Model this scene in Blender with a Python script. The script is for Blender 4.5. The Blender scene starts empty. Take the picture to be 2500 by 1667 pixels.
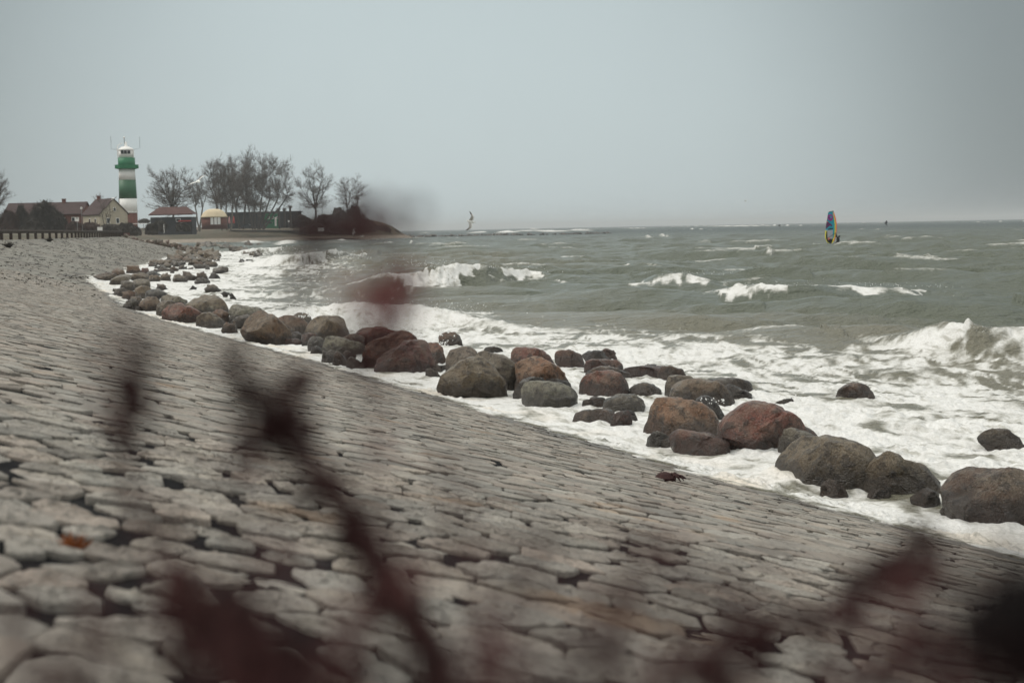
import bpy, math, random, time
import numpy as np
from mathutils import Vector, Matrix

R = math.radians
scene = bpy.context.scene
col = scene.collection
rng = np.random.default_rng(11)
random.seed(7)

# ------------------------------------------------------------------ camera
EYE = 3.1                      # metres above the water
FPX = 3472.0                   # focal length in photo pixels (50 mm on 36 mm, 2500 px wide)
PITCH, ROLL = R(4.55), R(1.075)
fwd = Vector((0, math.cos(PITCH), -math.sin(PITCH)))
up0 = Vector((0, math.sin(PITCH), math.cos(PITCH)))
rt0 = Vector((1, 0, 0))
rt = rt0 * math.cos(ROLL) - up0 * math.sin(ROLL)
up = rt0 * math.sin(ROLL) + up0 * math.cos(ROLL)
cam_d = bpy.data.cameras.new('camera')
cam = bpy.data.objects.new('camera', cam_d)
col.objects.link(cam)
cam_d.sensor_width = 36.0
cam_d.lens = 50.0
cam_d.clip_start = 0.05
cam_d.clip_end = 20000
cam.matrix_world = Matrix(((rt.x, up.x, -fwd.x, 0), (rt.y, up.y, -fwd.y, 0), (rt.z, up.z, -fwd.z, EYE), (0, 0, 0, 1)))
cam_d.dof.use_dof = True
cam_d.dof.focus_distance = 24.0
cam_d.dof.aperture_fstop = 3.4
scene.camera = cam

# ------------------------------------------------------------------ world, sun, exposure
SUN_EL, SUN_AZ = R(48), R(-82)          # azimuth from +Y (view direction), negative = left
world = bpy.data.worlds.new('World')
scene.world = world
world.use_nodes = True
wn, wl = world.node_tree.nodes, world.node_tree.links
wn.clear()
w_out = wn.new('ShaderNodeOutputWorld')
w_bg = wn.new('ShaderNodeBackground')
w_bg.inputs['Strength'].default_value = 0.1
sky = wn.new('ShaderNodeTexSky')
sky.sky_type = 'NISHITA'
sky.sun_disc = False
sky.sun_elevation = SUN_EL
sky.sun_rotation = SUN_AZ
sky.air_density = 1.0
sky.dust_density = 4.0
geo = wn.new('ShaderNodeTexCoord')
nrm = wn.new('ShaderNodeVectorMath'); nrm.operation = 'NORMALIZE'
wl.new(geo.outputs['Generated'], nrm.inputs[0])
sep = wn.new('ShaderNodeSeparateXYZ')
wl.new(nrm.outputs[0], sep.inputs[0])
ramp = wn.new('ShaderNodeValToRGB')     # overcast sky: darker towards the horizon, about three times brighter overhead
er = ramp.color_ramp
er.elements[0].position = 0.0; er.elements[0].color = (0.294, 0.302, 0.304, 1)
er.elements[1].position = 1.0; er.elements[1].color = (1.55, 1.39, 1.28, 1)
e = er.elements.new(0.16); e.color = (0.30, 0.31, 0.312, 1)
e = er.elements.new(0.55); e.color = (1.03, 0.945, 0.885, 1)
wl.new(sep.outputs['Z'], ramp.inputs[0])
# brighter lobe ahead, dimmer elsewhere: lens vignetting put into the sky colour
dv = Vector((math.sin(R(-2.5)), math.cos(R(-2.5)), math.sin(R(0.5)))).normalized()
dotn = wn.new('ShaderNodeVectorMath'); dotn.operation = 'DOT_PRODUCT'
wl.new(nrm.outputs[0], dotn.inputs[0]); dotn.inputs[1].default_value = dv
mr = wn.new('ShaderNodeMapRange'); mr.interpolation_type = 'SMOOTHSTEP'
mr.inputs['From Min'].default_value = math.cos(R(23.5)); mr.inputs['From Max'].default_value = 1.0
mr.inputs['To Min'].default_value = 0.52; mr.inputs['To Max'].default_value = 1.2
wl.new(dotn.outputs['Value'], mr.inputs['Value'])
cn = wn.new('ShaderNodeTexNoise'); cn.inputs['Scale'].default_value = 2.2; cn.inputs['Detail'].default_value = 4.0
wl.new(nrm.outputs[0], cn.inputs['Vector'])
cm = wn.new('ShaderNodeMapRange')
cm.inputs['From Min'].default_value = 0.3; cm.inputs['From Max'].default_value = 0.7
cm.inputs['To Min'].default_value = 0.94; cm.inputs['To Max'].default_value = 1.06
wl.new(cn.outputs['Fac'], cm.inputs['Value'])
m1 = wn.new('ShaderNodeMath'); m1.operation = 'MULTIPLY'
wl.new(mr.outputs[0], m1.inputs[0]); wl.new(cm.outputs[0], m1.inputs[1])
tint = wn.new('ShaderNodeVectorMath'); tint.operation = 'MULTIPLY'
wl.new(ramp.outputs[0], tint.inputs[0]); tint.inputs[1].default_value = (13.9, 15.5, 15.7)
sc_ = wn.new('ShaderNodeVectorMath'); sc_.operation = 'SCALE'
wl.new(tint.outputs[0], sc_.inputs[0]); wl.new(m1.outputs[0], sc_.inputs['Scale'])
mixs = wn.new('ShaderNodeMix'); mixs.data_type = 'RGBA'
mixs.inputs['Factor'].default_value = 0.06
wl.new(sc_.outputs[0], mixs.inputs['A']); wl.new(sky.outputs[0], mixs.inputs['B'])
wl.new(mixs.outputs['Result'], w_bg.inputs['Color'])
wl.new(w_bg.outputs[0], w_out.inputs['Surface'])

sun_d = bpy.data.lights.new('sun', 'SUN')
sun_d.energy = 1.1
sun_d.angle = R(30)
sun_d.color = (1.0, 0.95, 0.88)
sun = bpy.data.objects.new('sun', sun_d)
col.objects.link(sun)
sdir = Vector((math.sin(SUN_AZ) * math.cos(SUN_EL), math.cos(SUN_AZ) * math.cos(SUN_EL), math.sin(SUN_EL)))
sun.rotation_euler = sdir.to_track_quat('Z', 'Y').to_euler()
sun.location = (0, 0, 60)

vs = scene.view_settings
vs.view_transform = 'Standard'
vs.look = 'None'
vs.exposure = 0.22
vs.gamma = 1.0
vs.use_curve_mapping = False
scene.cycles.use_denoising = True
scene.cycles.max_bounces = 6
scene.cycles.diffuse_bounces = 3
scene.cycles.volume_bounces = 0

# ------------------------------------------------------------------ helpers
CAMV = Vector((0, 0, EYE))
def ray(px, py):
    "direction through photo pixel (2500 x 1667)"
    return (fwd + rt * ((px - 1250.0) / FPX) - up * ((py - 833.5) / FPX))
def P(px, py, Y):
    d = ray(px, py); return CAMV + d * (Y / d.y)
def G(px, py, z=0.0):
    d = ray(px, py); return CAMV + d * ((z - EYE) / d.z)
def proj(p):
    v = np.asarray(p, float) - np.array(CAMV)
    zc = v @ np.array(fwd)
    return 1250 + FPX * (v @ np.array(rt)) / zc, 833.5 - FPX * (v @ np.array(up)) / zc

def setp(o, label=None, cat=None, group=None, kind=None):
    if label: o['label'] = label
    if cat: o['category'] = cat
    if group: o['group'] = group
    if kind: o['kind'] = kind
    return o
def empty(name, loc=(0, 0, 0), label=None, cat=None, group=None, rotz=0):
    o = bpy.data.objects.new(name, None)
    o.empty_display_size = 0.2
    col.objects.link(o); o.location = loc; o.rotation_euler = (0, 0, rotz)
    return setp(o, label, cat, group)
def link(name, me, parent=None, loc=None):
    o = bpy.data.objects.new(name, me); col.objects.link(o)
    if parent: o.parent = parent
    if loc is not None: o.location = loc
    return o
def mesh_np(name, V, F, mats=(), smooth=False, attrs=None, mi=None):
    "V (n,3) array, F: (m,3) / (m,4) array or a list of such arrays"
    me = bpy.data.meshes.new(name)
    Fs = [np.asarray(f, np.int32) for f in (F if isinstance(F, list) else [F]) if len(f)]
    V = np.asarray(V, np.float32)
    me.vertices.add(len(V)); me.vertices.foreach_set('co', V.ravel())
    nl = sum(f.size for f in Fs); npoly = sum(len(f) for f in Fs)
    me.loops.add(nl); me.polygons.add(npoly)
    me.loops.foreach_set('vertex_index', np.concatenate([f.ravel() for f in Fs]))
    tot = np.concatenate([np.full(len(f), f.shape[1], np.int32) for f in Fs])
    st = np.concatenate([[0], np.cumsum(tot)[:-1]]).astype(np.int32)
    me.polygons.foreach_set('loop_start', st); me.polygons.foreach_set('loop_total', tot)
    if mi is not None: me.polygons.foreach_set('material_index', np.asarray(mi, np.int32))
    me.polygons.foreach_set('use_smooth', np.full(npoly, bool(smooth)))
    for m in (mats if isinstance(mats, (list, tuple)) else [mats]): me.materials.append(m)
    me.update(calc_edges=True); me.validate(verbose=False)
    for k, a in (attrs or {}).items():
        at = me.attributes.new(k, 'FLOAT', 'POINT'); at.data.foreach_set('value', np.asarray(a, np.float32))
    return me

class MB:
    "collects boxes, tubes, lathes into one mesh"
    def __init__(s): s.v = []; s.f = []; s.m = []; s.cm = 0
    def add(s, vs, fs):
        b = len(s.v); s.v += [tuple(v) for v in vs]
        for f in fs: s.f.append([b + i for i in f]); s.m.append(s.cm)
    def mat(s, i): s.cm = i; return s
    def box(s, c, d, M=None):
        x, y, z = d[0] / 2, d[1] / 2, d[2] / 2
        vs = [Vector((sx * x, sy * y, sz * z)) for sz in (-1, 1) for sy in (-1, 1) for sx in (-1, 1)]
        if M is not None: vs = [M @ v for v in vs]
        vs = [v + Vector(c) for v in vs]
        s.add(vs, [(0, 2, 3, 1), (4, 5, 7, 6), (0, 1, 5, 4), (2, 6, 7, 3), (0, 4, 6, 2), (1, 3, 7, 5)]); return s
    def tube(s, pts, rad, n=6, caps=True):
        pts = [Vector(p) for p in pts]
        if not isinstance(rad, (list, tuple)): rad = [rad] * len(pts)
        b = len(s.v); prev = None
        for i, p in enumerate(pts):
            t = (pts[min(i + 1, len(pts) - 1)] - pts[max(i - 1, 0)]).normalized()
            a = prev if prev is not None else (Vector((1, 0, 0)) if abs(t.x) < .9 else Vector((0, 1, 0)))
            u = (a - t * a.dot(t)).normalized(); w = t.cross(u); prev = u
            for k in range(n):
                an = 2 * math.pi * k / n
                s.v.append(tuple(p + (u * math.cos(an) + w * math.sin(an)) * rad[i]))
        for i in range(len(pts) - 1):
            for k in range(n):
                k2 = (k + 1) % n
                s.f.append([b + i * n + k, b + i * n + k2, b + (i + 1) * n + k2, b + (i + 1) * n + k]); s.m.append(s.cm)
        if caps:
            s.f.append([b + k for k in reversed(range(n))]); s.m.append(s.cm)
            s.f.append([b + (len(pts) - 1) * n + k for k in range(n)]); s.m.append(s.cm)
        return s
    def lathe(s, prof, n=24, c=(0, 0, 0)):
        b = len(s.v)
        for r, z in prof:
            for k in range(n):
                an = 2 * math.pi * k / n
                s.v.append((c[0] + r * math.cos(an), c[1] + r * math.sin(an), c[2] + z))
        for i in range(len(prof) - 1):
            for k in range(n):
                k2 = (k + 1) % n
                s.f.append([b + i * n + k, b + i * n + k2, b + (i + 1) * n + k2, b + (i + 1) * n + k]); s.m.append(s.cm)
        s.f.append([b + k for k in reversed(range(n))]); s.m.append(s.cm)
        s.f.append([b + (len(prof) - 1) * n + k for k in range(n)]); s.m.append(s.cm)
        return s
    def build(s, name, mats, parent=None, smooth=False, loc=None):
        me = bpy.data.meshes.new(name); me.from_pydata(s.v, [], s.f)
        for m in (mats if isinstance(mats, (list, tuple)) else [mats]): me.materials.append(m)
        me.polygons.foreach_set('material_index', s.m)
        if smooth: me.polygons.foreach_set('use_smooth', [True] * len(s.f))
        me.update()
        return link(name, me, parent, loc)

# --- numpy noise
def _h(ix, iy, iz, seed):
    h = (ix.astype(np.int64) * 374761393 + iy.astype(np.int64) * 668265263 + iz.astype(np.int64) * 2147483647 % 4294967291 + seed * 1274126177) & 0xFFFFFFFF
    h = ((h ^ (h >> 13)) * 1274126177) & 0xFFFFFFFF
    h = ((h ^ (h >> 15)) * 2246822519) & 0xFFFFFFFF
    return (h ^ (h >> 16)) & 0xFFFFFFFF
_ga = np.random.default_rng(99).random((256, 256)) * 2 * np.pi
_GC = np.cos(_ga).astype(np.float32).ravel(); _GS = np.sin(_ga).astype(np.float32).ravel()
def noise2(x, y, seed=0):
    x = np.asarray(x, np.float32) + np.float32((seed * 37.17) % 256); y = np.asarray(y, np.float32) + np.float32((seed * 91.73) % 256)
    xi = np.floor(x); yi = np.floor(y); fx = x - xi; fy = y - yi
    xi = xi.astype(np.int32); yi = yi.astype(np.int32)
    u = fx * fx * fx * (fx * (fx * 6 - 15) + 10); v = fy * fy * fy * (fy * (fy * 6 - 15) + 10)
    x0 = xi & 255; x1 = (xi + 1) & 255; y0 = (yi & 255) << 8; y1 = ((yi + 1) & 255) << 8
    i = y0 + x0; a = _GC[i] * fx + _GS[i] * fy
    i = y0 + x1; b = _GC[i] * (fx - 1) + _GS[i] * fy
    i = y1 + x0; c = _GC[i] * fx + _GS[i] * (fy - 1)
    i = y1 + x1; d = _GC[i] * (fx - 1) + _GS[i] * (fy - 1)
    return (a + u * (b - a) + v * (c - a + u * (a - b - c + d))) * np.float32(1.5)
def fbm2(x, y, oct=4, seed=0, gain=0.5):
    s = 0; a = 1.0; t = 0
    for i in range(oct):
        s = s + a * noise2(x, y, seed + i * 17); t += a; a *= gain; x = x * 2.03 + 11.3; y = y * 2.03 - 7.1
    return s / t * 1.6
def noise3(p, seed=0):
    p = np.asarray(p, float); i = np.floor(p); f = p - i
    u = f * f * f * (f * (f * 6 - 15) + 10); out = 0
    for ox in (0, 1):
        for oy in (0, 1):
            for oz in (0, 1):
                hh = _h(i[:, 0] + ox, i[:, 1] + oy, i[:, 2] + oz, seed) / 2147483648.0 - 1
                w = (u[:, 0] if ox else 1 - u[:, 0]) * (u[:, 1] if oy else 1 - u[:, 1]) * (u[:, 2] if oz else 1 - u[:, 2])
                out = out + hh * w
    return out
def sstep(a, b, x):
    t = np.clip((x - a) / (b - a), 0, 1); return t * t * (3 - 2 * t)

# ------------------------------------------------------------------ materials
def mat(name, color, rough=0.8, var=0.12, scale=3.0, bump=0.0, bscale=20.0, metal=0.0, coords='Object', spec=0.4):
    m = bpy.data.materials.new(name); m.use_nodes = True
    n, l = m.node_tree.nodes, m.node_tree.links
    b = n['Principled BSDF']; b.inputs['Roughness'].default_value = rough; b.inputs['Metallic'].default_value = metal
    b.inputs['Specular IOR Level'].default_value = spec
    tc = n.new('ShaderNodeTexCoord')
    t = n.new('ShaderNodeTexNoise'); t.inputs['Scale'].default_value = scale; t.inputs['Detail'].default_value = 5
    l.new(tc.outputs[coords], t.inputs['Vector'])
    mr = n.new('ShaderNodeMapRange'); mr.inputs['From Min'].default_value = .3; mr.inputs['From Max'].default_value = .7
    mr.inputs['To Min'].default_value = 1 - var; mr.inputs['To Max'].default_value = 1 + var
    l.new(t.outputs['Fac'], mr.inputs['Value'])
    s = n.new('ShaderNodeVectorMath'); s.operation = 'SCALE'; s.inputs[0].default_value = color[:3]
    l.new(mr.outputs[0], s.inputs['Scale']); l.new(s.outputs[0], b.inputs['Base Color'])
    if bump:
        t2 = n.new('ShaderNodeTexNoise'); t2.inputs['Scale'].default_value = bscale; t2.inputs['Detail'].default_value = 4
        l.new(tc.outputs[coords], t2.inputs['Vector'])
        bp = n.new('ShaderNodeBump'); bp.inputs['Strength'].default_value = bump; bp.inputs['Distance'].default_value = 0.02
        l.new(t2.outputs['Fac'], bp.inputs['Height']); l.new(bp.outputs[0], b.inputs['Normal'])
    return m

class NT:
    "terse node building"
    def __init__(s, name):
        s.m = bpy.data.materials.new(name); s.m.use_nodes = True
        s.n, s.l = s.m.node_tree.nodes, s.m.node_tree.links; s.b = s.n['Principled BSDF']
    def new(s, t, **k):
        x = s.n.new(t)
        for a, v in k.items(): setattr(x, a, v)
        return x
    def put(s, sock, v):
        if hasattr(v, 'is_linked') or isinstance(v, bpy.types.NodeSocket): s.l.new(v, sock)
        else: sock.default_value = v
    def noise(s, vec, scale, detail=4, rough=.55, dist=0):
        x = s.new('ShaderNodeTexNoise'); x.inputs['Scale'].default_value = scale; x.inputs['Detail'].default_value = detail
        x.inputs['Roughness'].default_value = rough; x.inputs['Distortion'].default_value = dist
        s.l.new(vec, x.inputs['Vector']); return x.outputs['Fac']
    def rng(s, v, a, b, c=0.0, d=1.0, smooth=True):
        x = s.new('ShaderNodeMapRange', interpolation_type='SMOOTHSTEP' if smooth else 'LINEAR')
        s.put(x.inputs['Value'], v); x.inputs['From Min'].default_value = a; x.inputs['From Max'].default_value = b
        x.inputs['To Min'].default_value = c; x.inputs['To Max'].default_value = d; return x.outputs[0]
    def math(s, op, a, b=0.0, clamp=False):
        x = s.new('ShaderNodeMath', operation=op, use_clamp=clamp); s.put(x.inputs[0], a); s.put(x.inputs[1], b); return x.outputs[0]
    def mix(s, f, a, b, blend='MIX'):
        x = s.new('ShaderNodeMix', data_type='RGBA', blend_type=blend); s.put(x.inputs['Factor'], f)
        s.put(x.inputs['A'], a if not isinstance(a, tuple) else (*a[:3], 1)); s.put(x.inputs['B'], b if not isinstance(b, tuple) else (*b[:3], 1))
        return x.outputs['Result']
    def attr(s, name): return s.new('ShaderNodeAttribute', attribute_name=name).outputs['Fac']
    def bump(s, h, strength=.5, dist=.02, normal=None):
        x = s.new('ShaderNodeBump'); x.inputs['Strength'].default_value = strength; x.inputs['Distance'].default_value = dist
        s.put(x.inputs['Height'], h)
        if normal is not None: s.l.new(normal, x.inputs['Normal'])
        return x.outputs[0]
    def pos(s): return s.new('ShaderNodeNewGeometry').outputs['Position']
    def sepz(s, v):
        x = s.new('ShaderNodeSeparateXYZ'); s.l.new(v, x.inputs[0]); return x.outputs
    def scalev(s, v, sc):
        x = s.new('ShaderNodeMapping'); x.inputs['Scale'].default_value = sc; s.l.new(v, x.inputs['Vector']); return x.outputs[0]

# boulder granite: the object's own colour, mottled, dark and glossy where wet near the water
B = NT('boulder_granite')
oi = B.new('ShaderNodeObjectInfo')
tc = B.new('ShaderNodeTexCoord').outputs['Object']
addv = B.new('ShaderNodeVectorMath', operation='ADD'); B.l.new(tc, addv.inputs[0])
cv = B.new('ShaderNodeCombineXYZ')
for i in range(3): B.l.new(B.math('MULTIPLY', oi.outputs['Random'], 37.0 + 11 * i), cv.inputs[i])
B.l.new(cv.outputs[0], addv.inputs[1]); ov = addv.outputs[0]
big = B.noise(ov, 2.2, 5, .6, .4)
mid = B.noise(ov, 9.0, 6, .65)
fine = B.noise(ov, 60.0, 3, .7)
lich = B.noise(ov, 4.5, 6, .7, .8)
up_n = B.sepz(B.new('ShaderNodeNewGeometry').outputs['Normal'])[2]
c0 = B.mix(B.rng(big, .40, .60), oi.outputs['Color'], B.mix(.35, oi.outputs['Color'], (0.22, 0.19, 0.14)))
c0 = B.mix(B.math('MULTIPLY', B.rng(lich, .50, .66), B.rng(up_n, .1, .8, .25, .75)), c0, B.mix(.42, c0, (0.36, 0.33, 0.27)))
c1 = B.mix(B.rng(mid, .48, .62, 0, .85), c0, B.mix(.85, c0, (0.022, 0.016, 0.013)))
c2 = B.mix(B.rng(fine, .54, .66, 0, .65), c1, B.mix(.6, c1, (0.42, 0.38, 0.32)))
c3 = B.mix(B.rng(fine, .34, .45, .7, 0), c2, (0.018, 0.014, 0.012))
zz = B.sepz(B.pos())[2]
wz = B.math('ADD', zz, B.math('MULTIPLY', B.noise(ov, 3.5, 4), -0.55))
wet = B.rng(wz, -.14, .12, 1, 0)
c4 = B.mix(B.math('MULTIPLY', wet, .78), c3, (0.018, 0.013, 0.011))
vor = B.new('ShaderNodeTexVoronoi', feature='DISTANCE_TO_EDGE'); vor.inputs['Scale'].default_value = 1.7
B.l.new(B.scalev(ov, (1, 1, 1.6)), vor.inputs['Vector'])
crack = B.rng(vor.outputs['Distance'], 0.0, .03, 0, 1)
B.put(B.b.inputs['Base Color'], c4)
B.put(B.b.inputs['Roughness'], B.rng(wet, 0, 1, .38, .16))
B.b.inputs['Specular IOR Level'].default_value = .6
hsum = B.math('ADD', B.math('MULTIPLY', mid, .8), B.math('ADD', B.math('MULTIPLY', fine, .22), B.math('MULTIPLY', crack, .10)))
B.put(B.b.inputs['Normal'], B.bump(B.math('ADD', hsum, B.math('MULTIPLY', lich, .9)), 1.0, .085))
M_BOULDER = B.m

# paving stones of the revetment
S = NT('paving_stone')
sp = S.pos(); tone = S.attr('tone'); hue = S.attr('hue')
nb = S.noise(sp, 4.0, 5, .6); nm = S.noise(sp, 22.0, 5, .65); nf = S.noise(sp, 110.0, 3, .7)
base = S.mix(S.rng(hue, 0, 1, 0, 1, False), (0.305, 0.290, 0.260), (0.305, 0.258, 0.220))
base = S.mix(S.rng(nb, .45, .68, 0, .5), base, (0.40, 0.36, 0.30))
base = S.mix(S.rng(nm, .50, .66, 0, .75), base, (0.155, 0.143, 0.128))
base = S.mix(S.rng(nf, .52, .66, 0, .65), base, (0.105, 0.096, 0.088))
base = S.mix(S.rng(nf, .30, .42, .45, 0), base, (0.40, 0.38, 0.34))
base = S.mix(S.rng(S.noise(sp, 1.1, 3), .64, .74, 0, .4), base, (0.36, 0.23, 0.13))
tn = S.new('ShaderNodeVectorMath', operation='SCALE'); S.l.new(base, tn.inputs[0]); S.l.new(tone, tn.inputs['Scale'])
wets = S.rng(S.math('ADD', S.sepz(sp)[2], S.math('MULTIPLY', S.noise(sp, .8, 4, .6), -.55)), -.16, .08, 1, 0)
S.put(S.b.inputs['Base Color'], S.mix(S.math('MULTIPLY', wets, .58), tn.outputs[0], (0.05, 0.046, 0.041)))
S.put(S.b.inputs['Roughness'], S.rng(wets, 0, 1, .82, .4))
S.b.inputs['Specular IOR Level'].default_value = .35
S.put(S.b.inputs['Normal'], S.bump(S.math('ADD', nm, S.math('MULTIPLY', nf, .5)), .7, .02))
M_STONE = S.m
# dark grout / asphalt between the stones
J = NT('joint_grout')
jp = J.pos()
jm = J.rng(J.noise(jp, 2.6, 4, .6), .52, .62)
J.put(J.b.inputs['Base Color'], J.mix(jm, (0.005, 0.005, 0.006), (0.016, 0.0155, 0.016)))
J.put(J.b.inputs['Roughness'], .95); J.b.inputs['Specular IOR Level'].default_value = .12
J.put(J.b.inputs['Normal'], J.bump(J.noise(jp, 40, 4), .6, .02))
M_JOINT = J.m
# far part of the slope: same stone, too far off to tell the pieces apart
Fm = NT('far_paving')
fp = Fm.pos()
fv = Fm.new('ShaderNodeTexVoronoi', feature='DISTANCE_TO_EDGE'); fv.inputs['Scale'].default_value = 3.0
Fm.l.new(fp, fv.inputs['Vector'])
gap = Fm.math('MULTIPLY', Fm.rng(fv.outputs['Distance'], .02, .10, 1, 0), Fm.rng(Fm.noise(fp, 1.3, 3), .42, .60))
fb = Fm.mix(Fm.rng(Fm.noise(fp, .35, 4), .4, .65), (0.235, 0.226, 0.195), (0.195, 0.175, 0.148))
fb = Fm.mix(Fm.rng(Fm.noise(Fm.scalev(fp, (1, .22, 1)), 1.1, 6, .75), .53, .60, 0, .9), fb, (0.05, 0.046, 0.042))
fb = Fm.mix(gap, fb, (0.03, 0.029, 0.028))
Fm.put(Fm.b.inputs['Base Color'], fb); Fm.put(Fm.b.inputs['Roughness'], .85)
Fm.put(Fm.b.inputs['Normal'], Fm.bump(Fm.noise(fp, 5, 4), .6, .05))
M_FAR = Fm.m

# sea: turbid water and foam by the mesh attribute
W = NT('sea_water')
wp = W.pos()
foam_a = W.attr('foam'); cream_a = W.attr('cream'); far_a = W.attr('far'); turb_a = W.attr('turbid')
fn1 = W.noise(W.scalev(wp, (1.0, 1.0, 1.0)), 3.2, 6, .68, .6)
fn2 = W.noise(wp, 14.0, 4, .7)
fsum = W.math('ADD', foam_a, W.math('ADD', W.math('MULTIPLY', W.math('SUBTRACT', fn1, .5), .95), W.math('MULTIPLY', W.math('SUBTRACT', fn2, .5), .45)))
fmask = W.rng(fsum, .27, .80)
wc = W.mix(turb_a, (0.098, 0.112, 0.080), (0.18, 0.168, 0.125))
wc = W.mix(far_a, wc, (0.060, 0.088, 0.088))
W.put(W.b.inputs['Base Color'], wc)
W.put(W.b.inputs['Roughness'], W.rng(far_a, 0, 1, .2, .42, False))
W.b.inputs['IOR'].default_value = 1.33
rip = W.math('ADD', W.noise(W.scalev(wp, (1.0, 1.5, 1.0)), 1.6, 5, .62), W.math('MULTIPLY', W.noise(W.scalev(wp, (1, 1.4, 1)), .32, 5, .6), 2.2))
wbn = W.new('ShaderNodeBump'); wbn.inputs['Strength'].default_value = 1.0
W.put(wbn.inputs['Height'], rip); W.put(wbn.inputs['Distance'], W.math('ADD', .34, W.math('MULTIPLY', far_a, 1.1)))
W.put(W.b.inputs['Normal'], wbn.outputs[0])
fo = W.new('ShaderNodeBsdfPrincipled')
fcol = W.mix(cream_a, (0.83, 0.825, 0.81), (0.80, 0.70, 0.58))
thin = W.rng(fsum, .45, 1.05, .7, 0)
mp = W.new('ShaderNodeMapping'); mp.inputs['Rotation'].default_value = (0, 0, -.43); W.l.new(wp, mp.inputs['Vector'])
mp2 = W.scalev(mp.outputs[0], (1, .20, 1))
st1 = W.noise(mp2, 5.5, 5, .62, .5); st2 = W.noise(wp, .35, 3)
streak = W.math('MULTIPLY', W.rng(st1, .50, .66), W.rng(st2, .35, .58, .15, .8))
fc2 = W.mix(W.math('MAXIMUM', thin, streak), fcol, (0.36, 0.35, 0.30))
bub = W.new('ShaderNodeTexVoronoi'); bub.inputs['Scale'].default_value = 26.0; W.l.new(wp, bub.inputs['Vector'])
W.put(fo.inputs['Base Color'], W.mix(W.rng(bub.outputs['Distance'], .35, .75, 0, .3), fc2, (0.50, 0.48, 0.43)))
fo.inputs['Roughness'].default_value = .5
fo.inputs['Specular IOR Level'].default_value = .35
W.put(fo.inputs['Normal'], W.bump(W.math('ADD', fn1, W.math('MULTIPLY', fn2, .4)), .7, .09))
mixsh = W.new('ShaderNodeMixShader')
W.l.new(fmask, mixsh.inputs[0]); W.l.new(W.b.outputs[0], mixsh.inputs[1]); W.l.new(fo.outputs[0], mixsh.inputs[2])
W.l.new(mixsh.outputs[0], W.n['Material Output'].inputs['Surface'])
M_SEA = W.m

M_FOAM = mat('foam_white', (0.86, 0.86, 0.85), .7, .03, 8)
M_SEABED = mat('seabed_sand', (0.12, 0.11, 0.085), .9, .15, .3, coords='Object')
M_BARK = mat('bare_bark', (0.075, 0.062, 0.055), .9, .25, 2.0)
M_BARK2 = mat('pale_bark', (0.13, 0.115, 0.095), .9, .25, 2.0)
M_TWIG = mat('fine_twigs', (0.135, 0.112, 0.098), .9, .25, 2.0)
M_BUSH = mat('winter_scrub', (0.040, 0.033, 0.027), .9, .35, 1.2)
M_BUSHR = mat('reddish_scrub', (0.055, 0.034, 0.028), .9, .35, 1.2)
M_DRYB = mat('dried_dock_black', (0.009, 0.005, 0.005), .9, .3, 30.0)
M_DRY = mat('dried_dock', (0.034, 0.011, 0.0095), .85, .35, 30.0)
M_DRYR = mat('dried_dock_red', (0.070, 0.018, 0.016), .8, .35, 30.0)
# ------------------------------------------------------------------ shoreline
_ty = [-60, 0, 13, 16.7, 25.7, 32.5, 56, 100, 165, 239, 300]
_tx = [41, 11.2, 4.67, 2.65, -1.03, -3.95, -14.5, -28.6, -41, -53.7, -64]
Yg = np.arange(-60, 300.01, .25)
Xg = np.interp(Yg, _ty, _tx)
_k = np.exp(-.5 * (np.arange(-40, 41) * .25 / 4.0) ** 2); _k /= _k.sum()
_pad = np.concatenate([Xg[0] - (Xg[1] - Xg[0]) * np.arange(40, 0, -1), Xg, Xg[-1] + (Xg[-1] - Xg[-2]) * np.arange(1, 41)])
Xg = np.convolve(_pad, _k, 'valid')
dX = np.gradient(Xg, Yg)
_L = np.concatenate([[0], np.cumsum(np.hypot(np.diff(Xg), np.diff(Yg)))])
T0 = np.interp(0, Yg, _L); _L = _L - T0                  # arc length t, zero where the line passes Y = 0
SLOPE, CREST = 0.25, 11.6
def zslope(s):
    s = np.asarray(s, float)
    return np.where(s < CREST, SLOPE * s, SLOPE * CREST)
def st2xy(s, t):
    y = np.interp(t, _L, Yg); x = np.interp(t, _L, Xg); d = np.interp(t, _L, dX)
    q = 1 / np.sqrt(1 + d * d)
    return x - s * q, y + s * d * q                      # inland normal (-1, dX/dY)
def seg_dist(X, Y, pts):
    best = np.full(X.shape, 1e9)
    for (ax, ay), (bx, by) in zip(pts[:-1], pts[1:]):
        ux, uy = bx - ax, by - ay
        t = np.clip(((X - ax) * ux + (Y - ay) * uy) / (ux * ux + uy * uy), 0, 1)
        best = np.minimum(best, (X - ax - t * ux) ** 2 + (Y - ay - t * uy) ** 2)
    return np.sqrt(best)
near_line = [(float(np.interp(y, Yg, Xg)), float(y)) for y in np.arange(-60, 246, 2.5)]
BAY = [(-61, 251), (-73, 290), (-95, 370), (-118, 450), (-128, 500), (-120, 535), (-100, 545), (-80, 552), (-60, 565), (-48, 580), (-39, 600), (-50, 640), (-120, 760), (-420, 800)]
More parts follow.
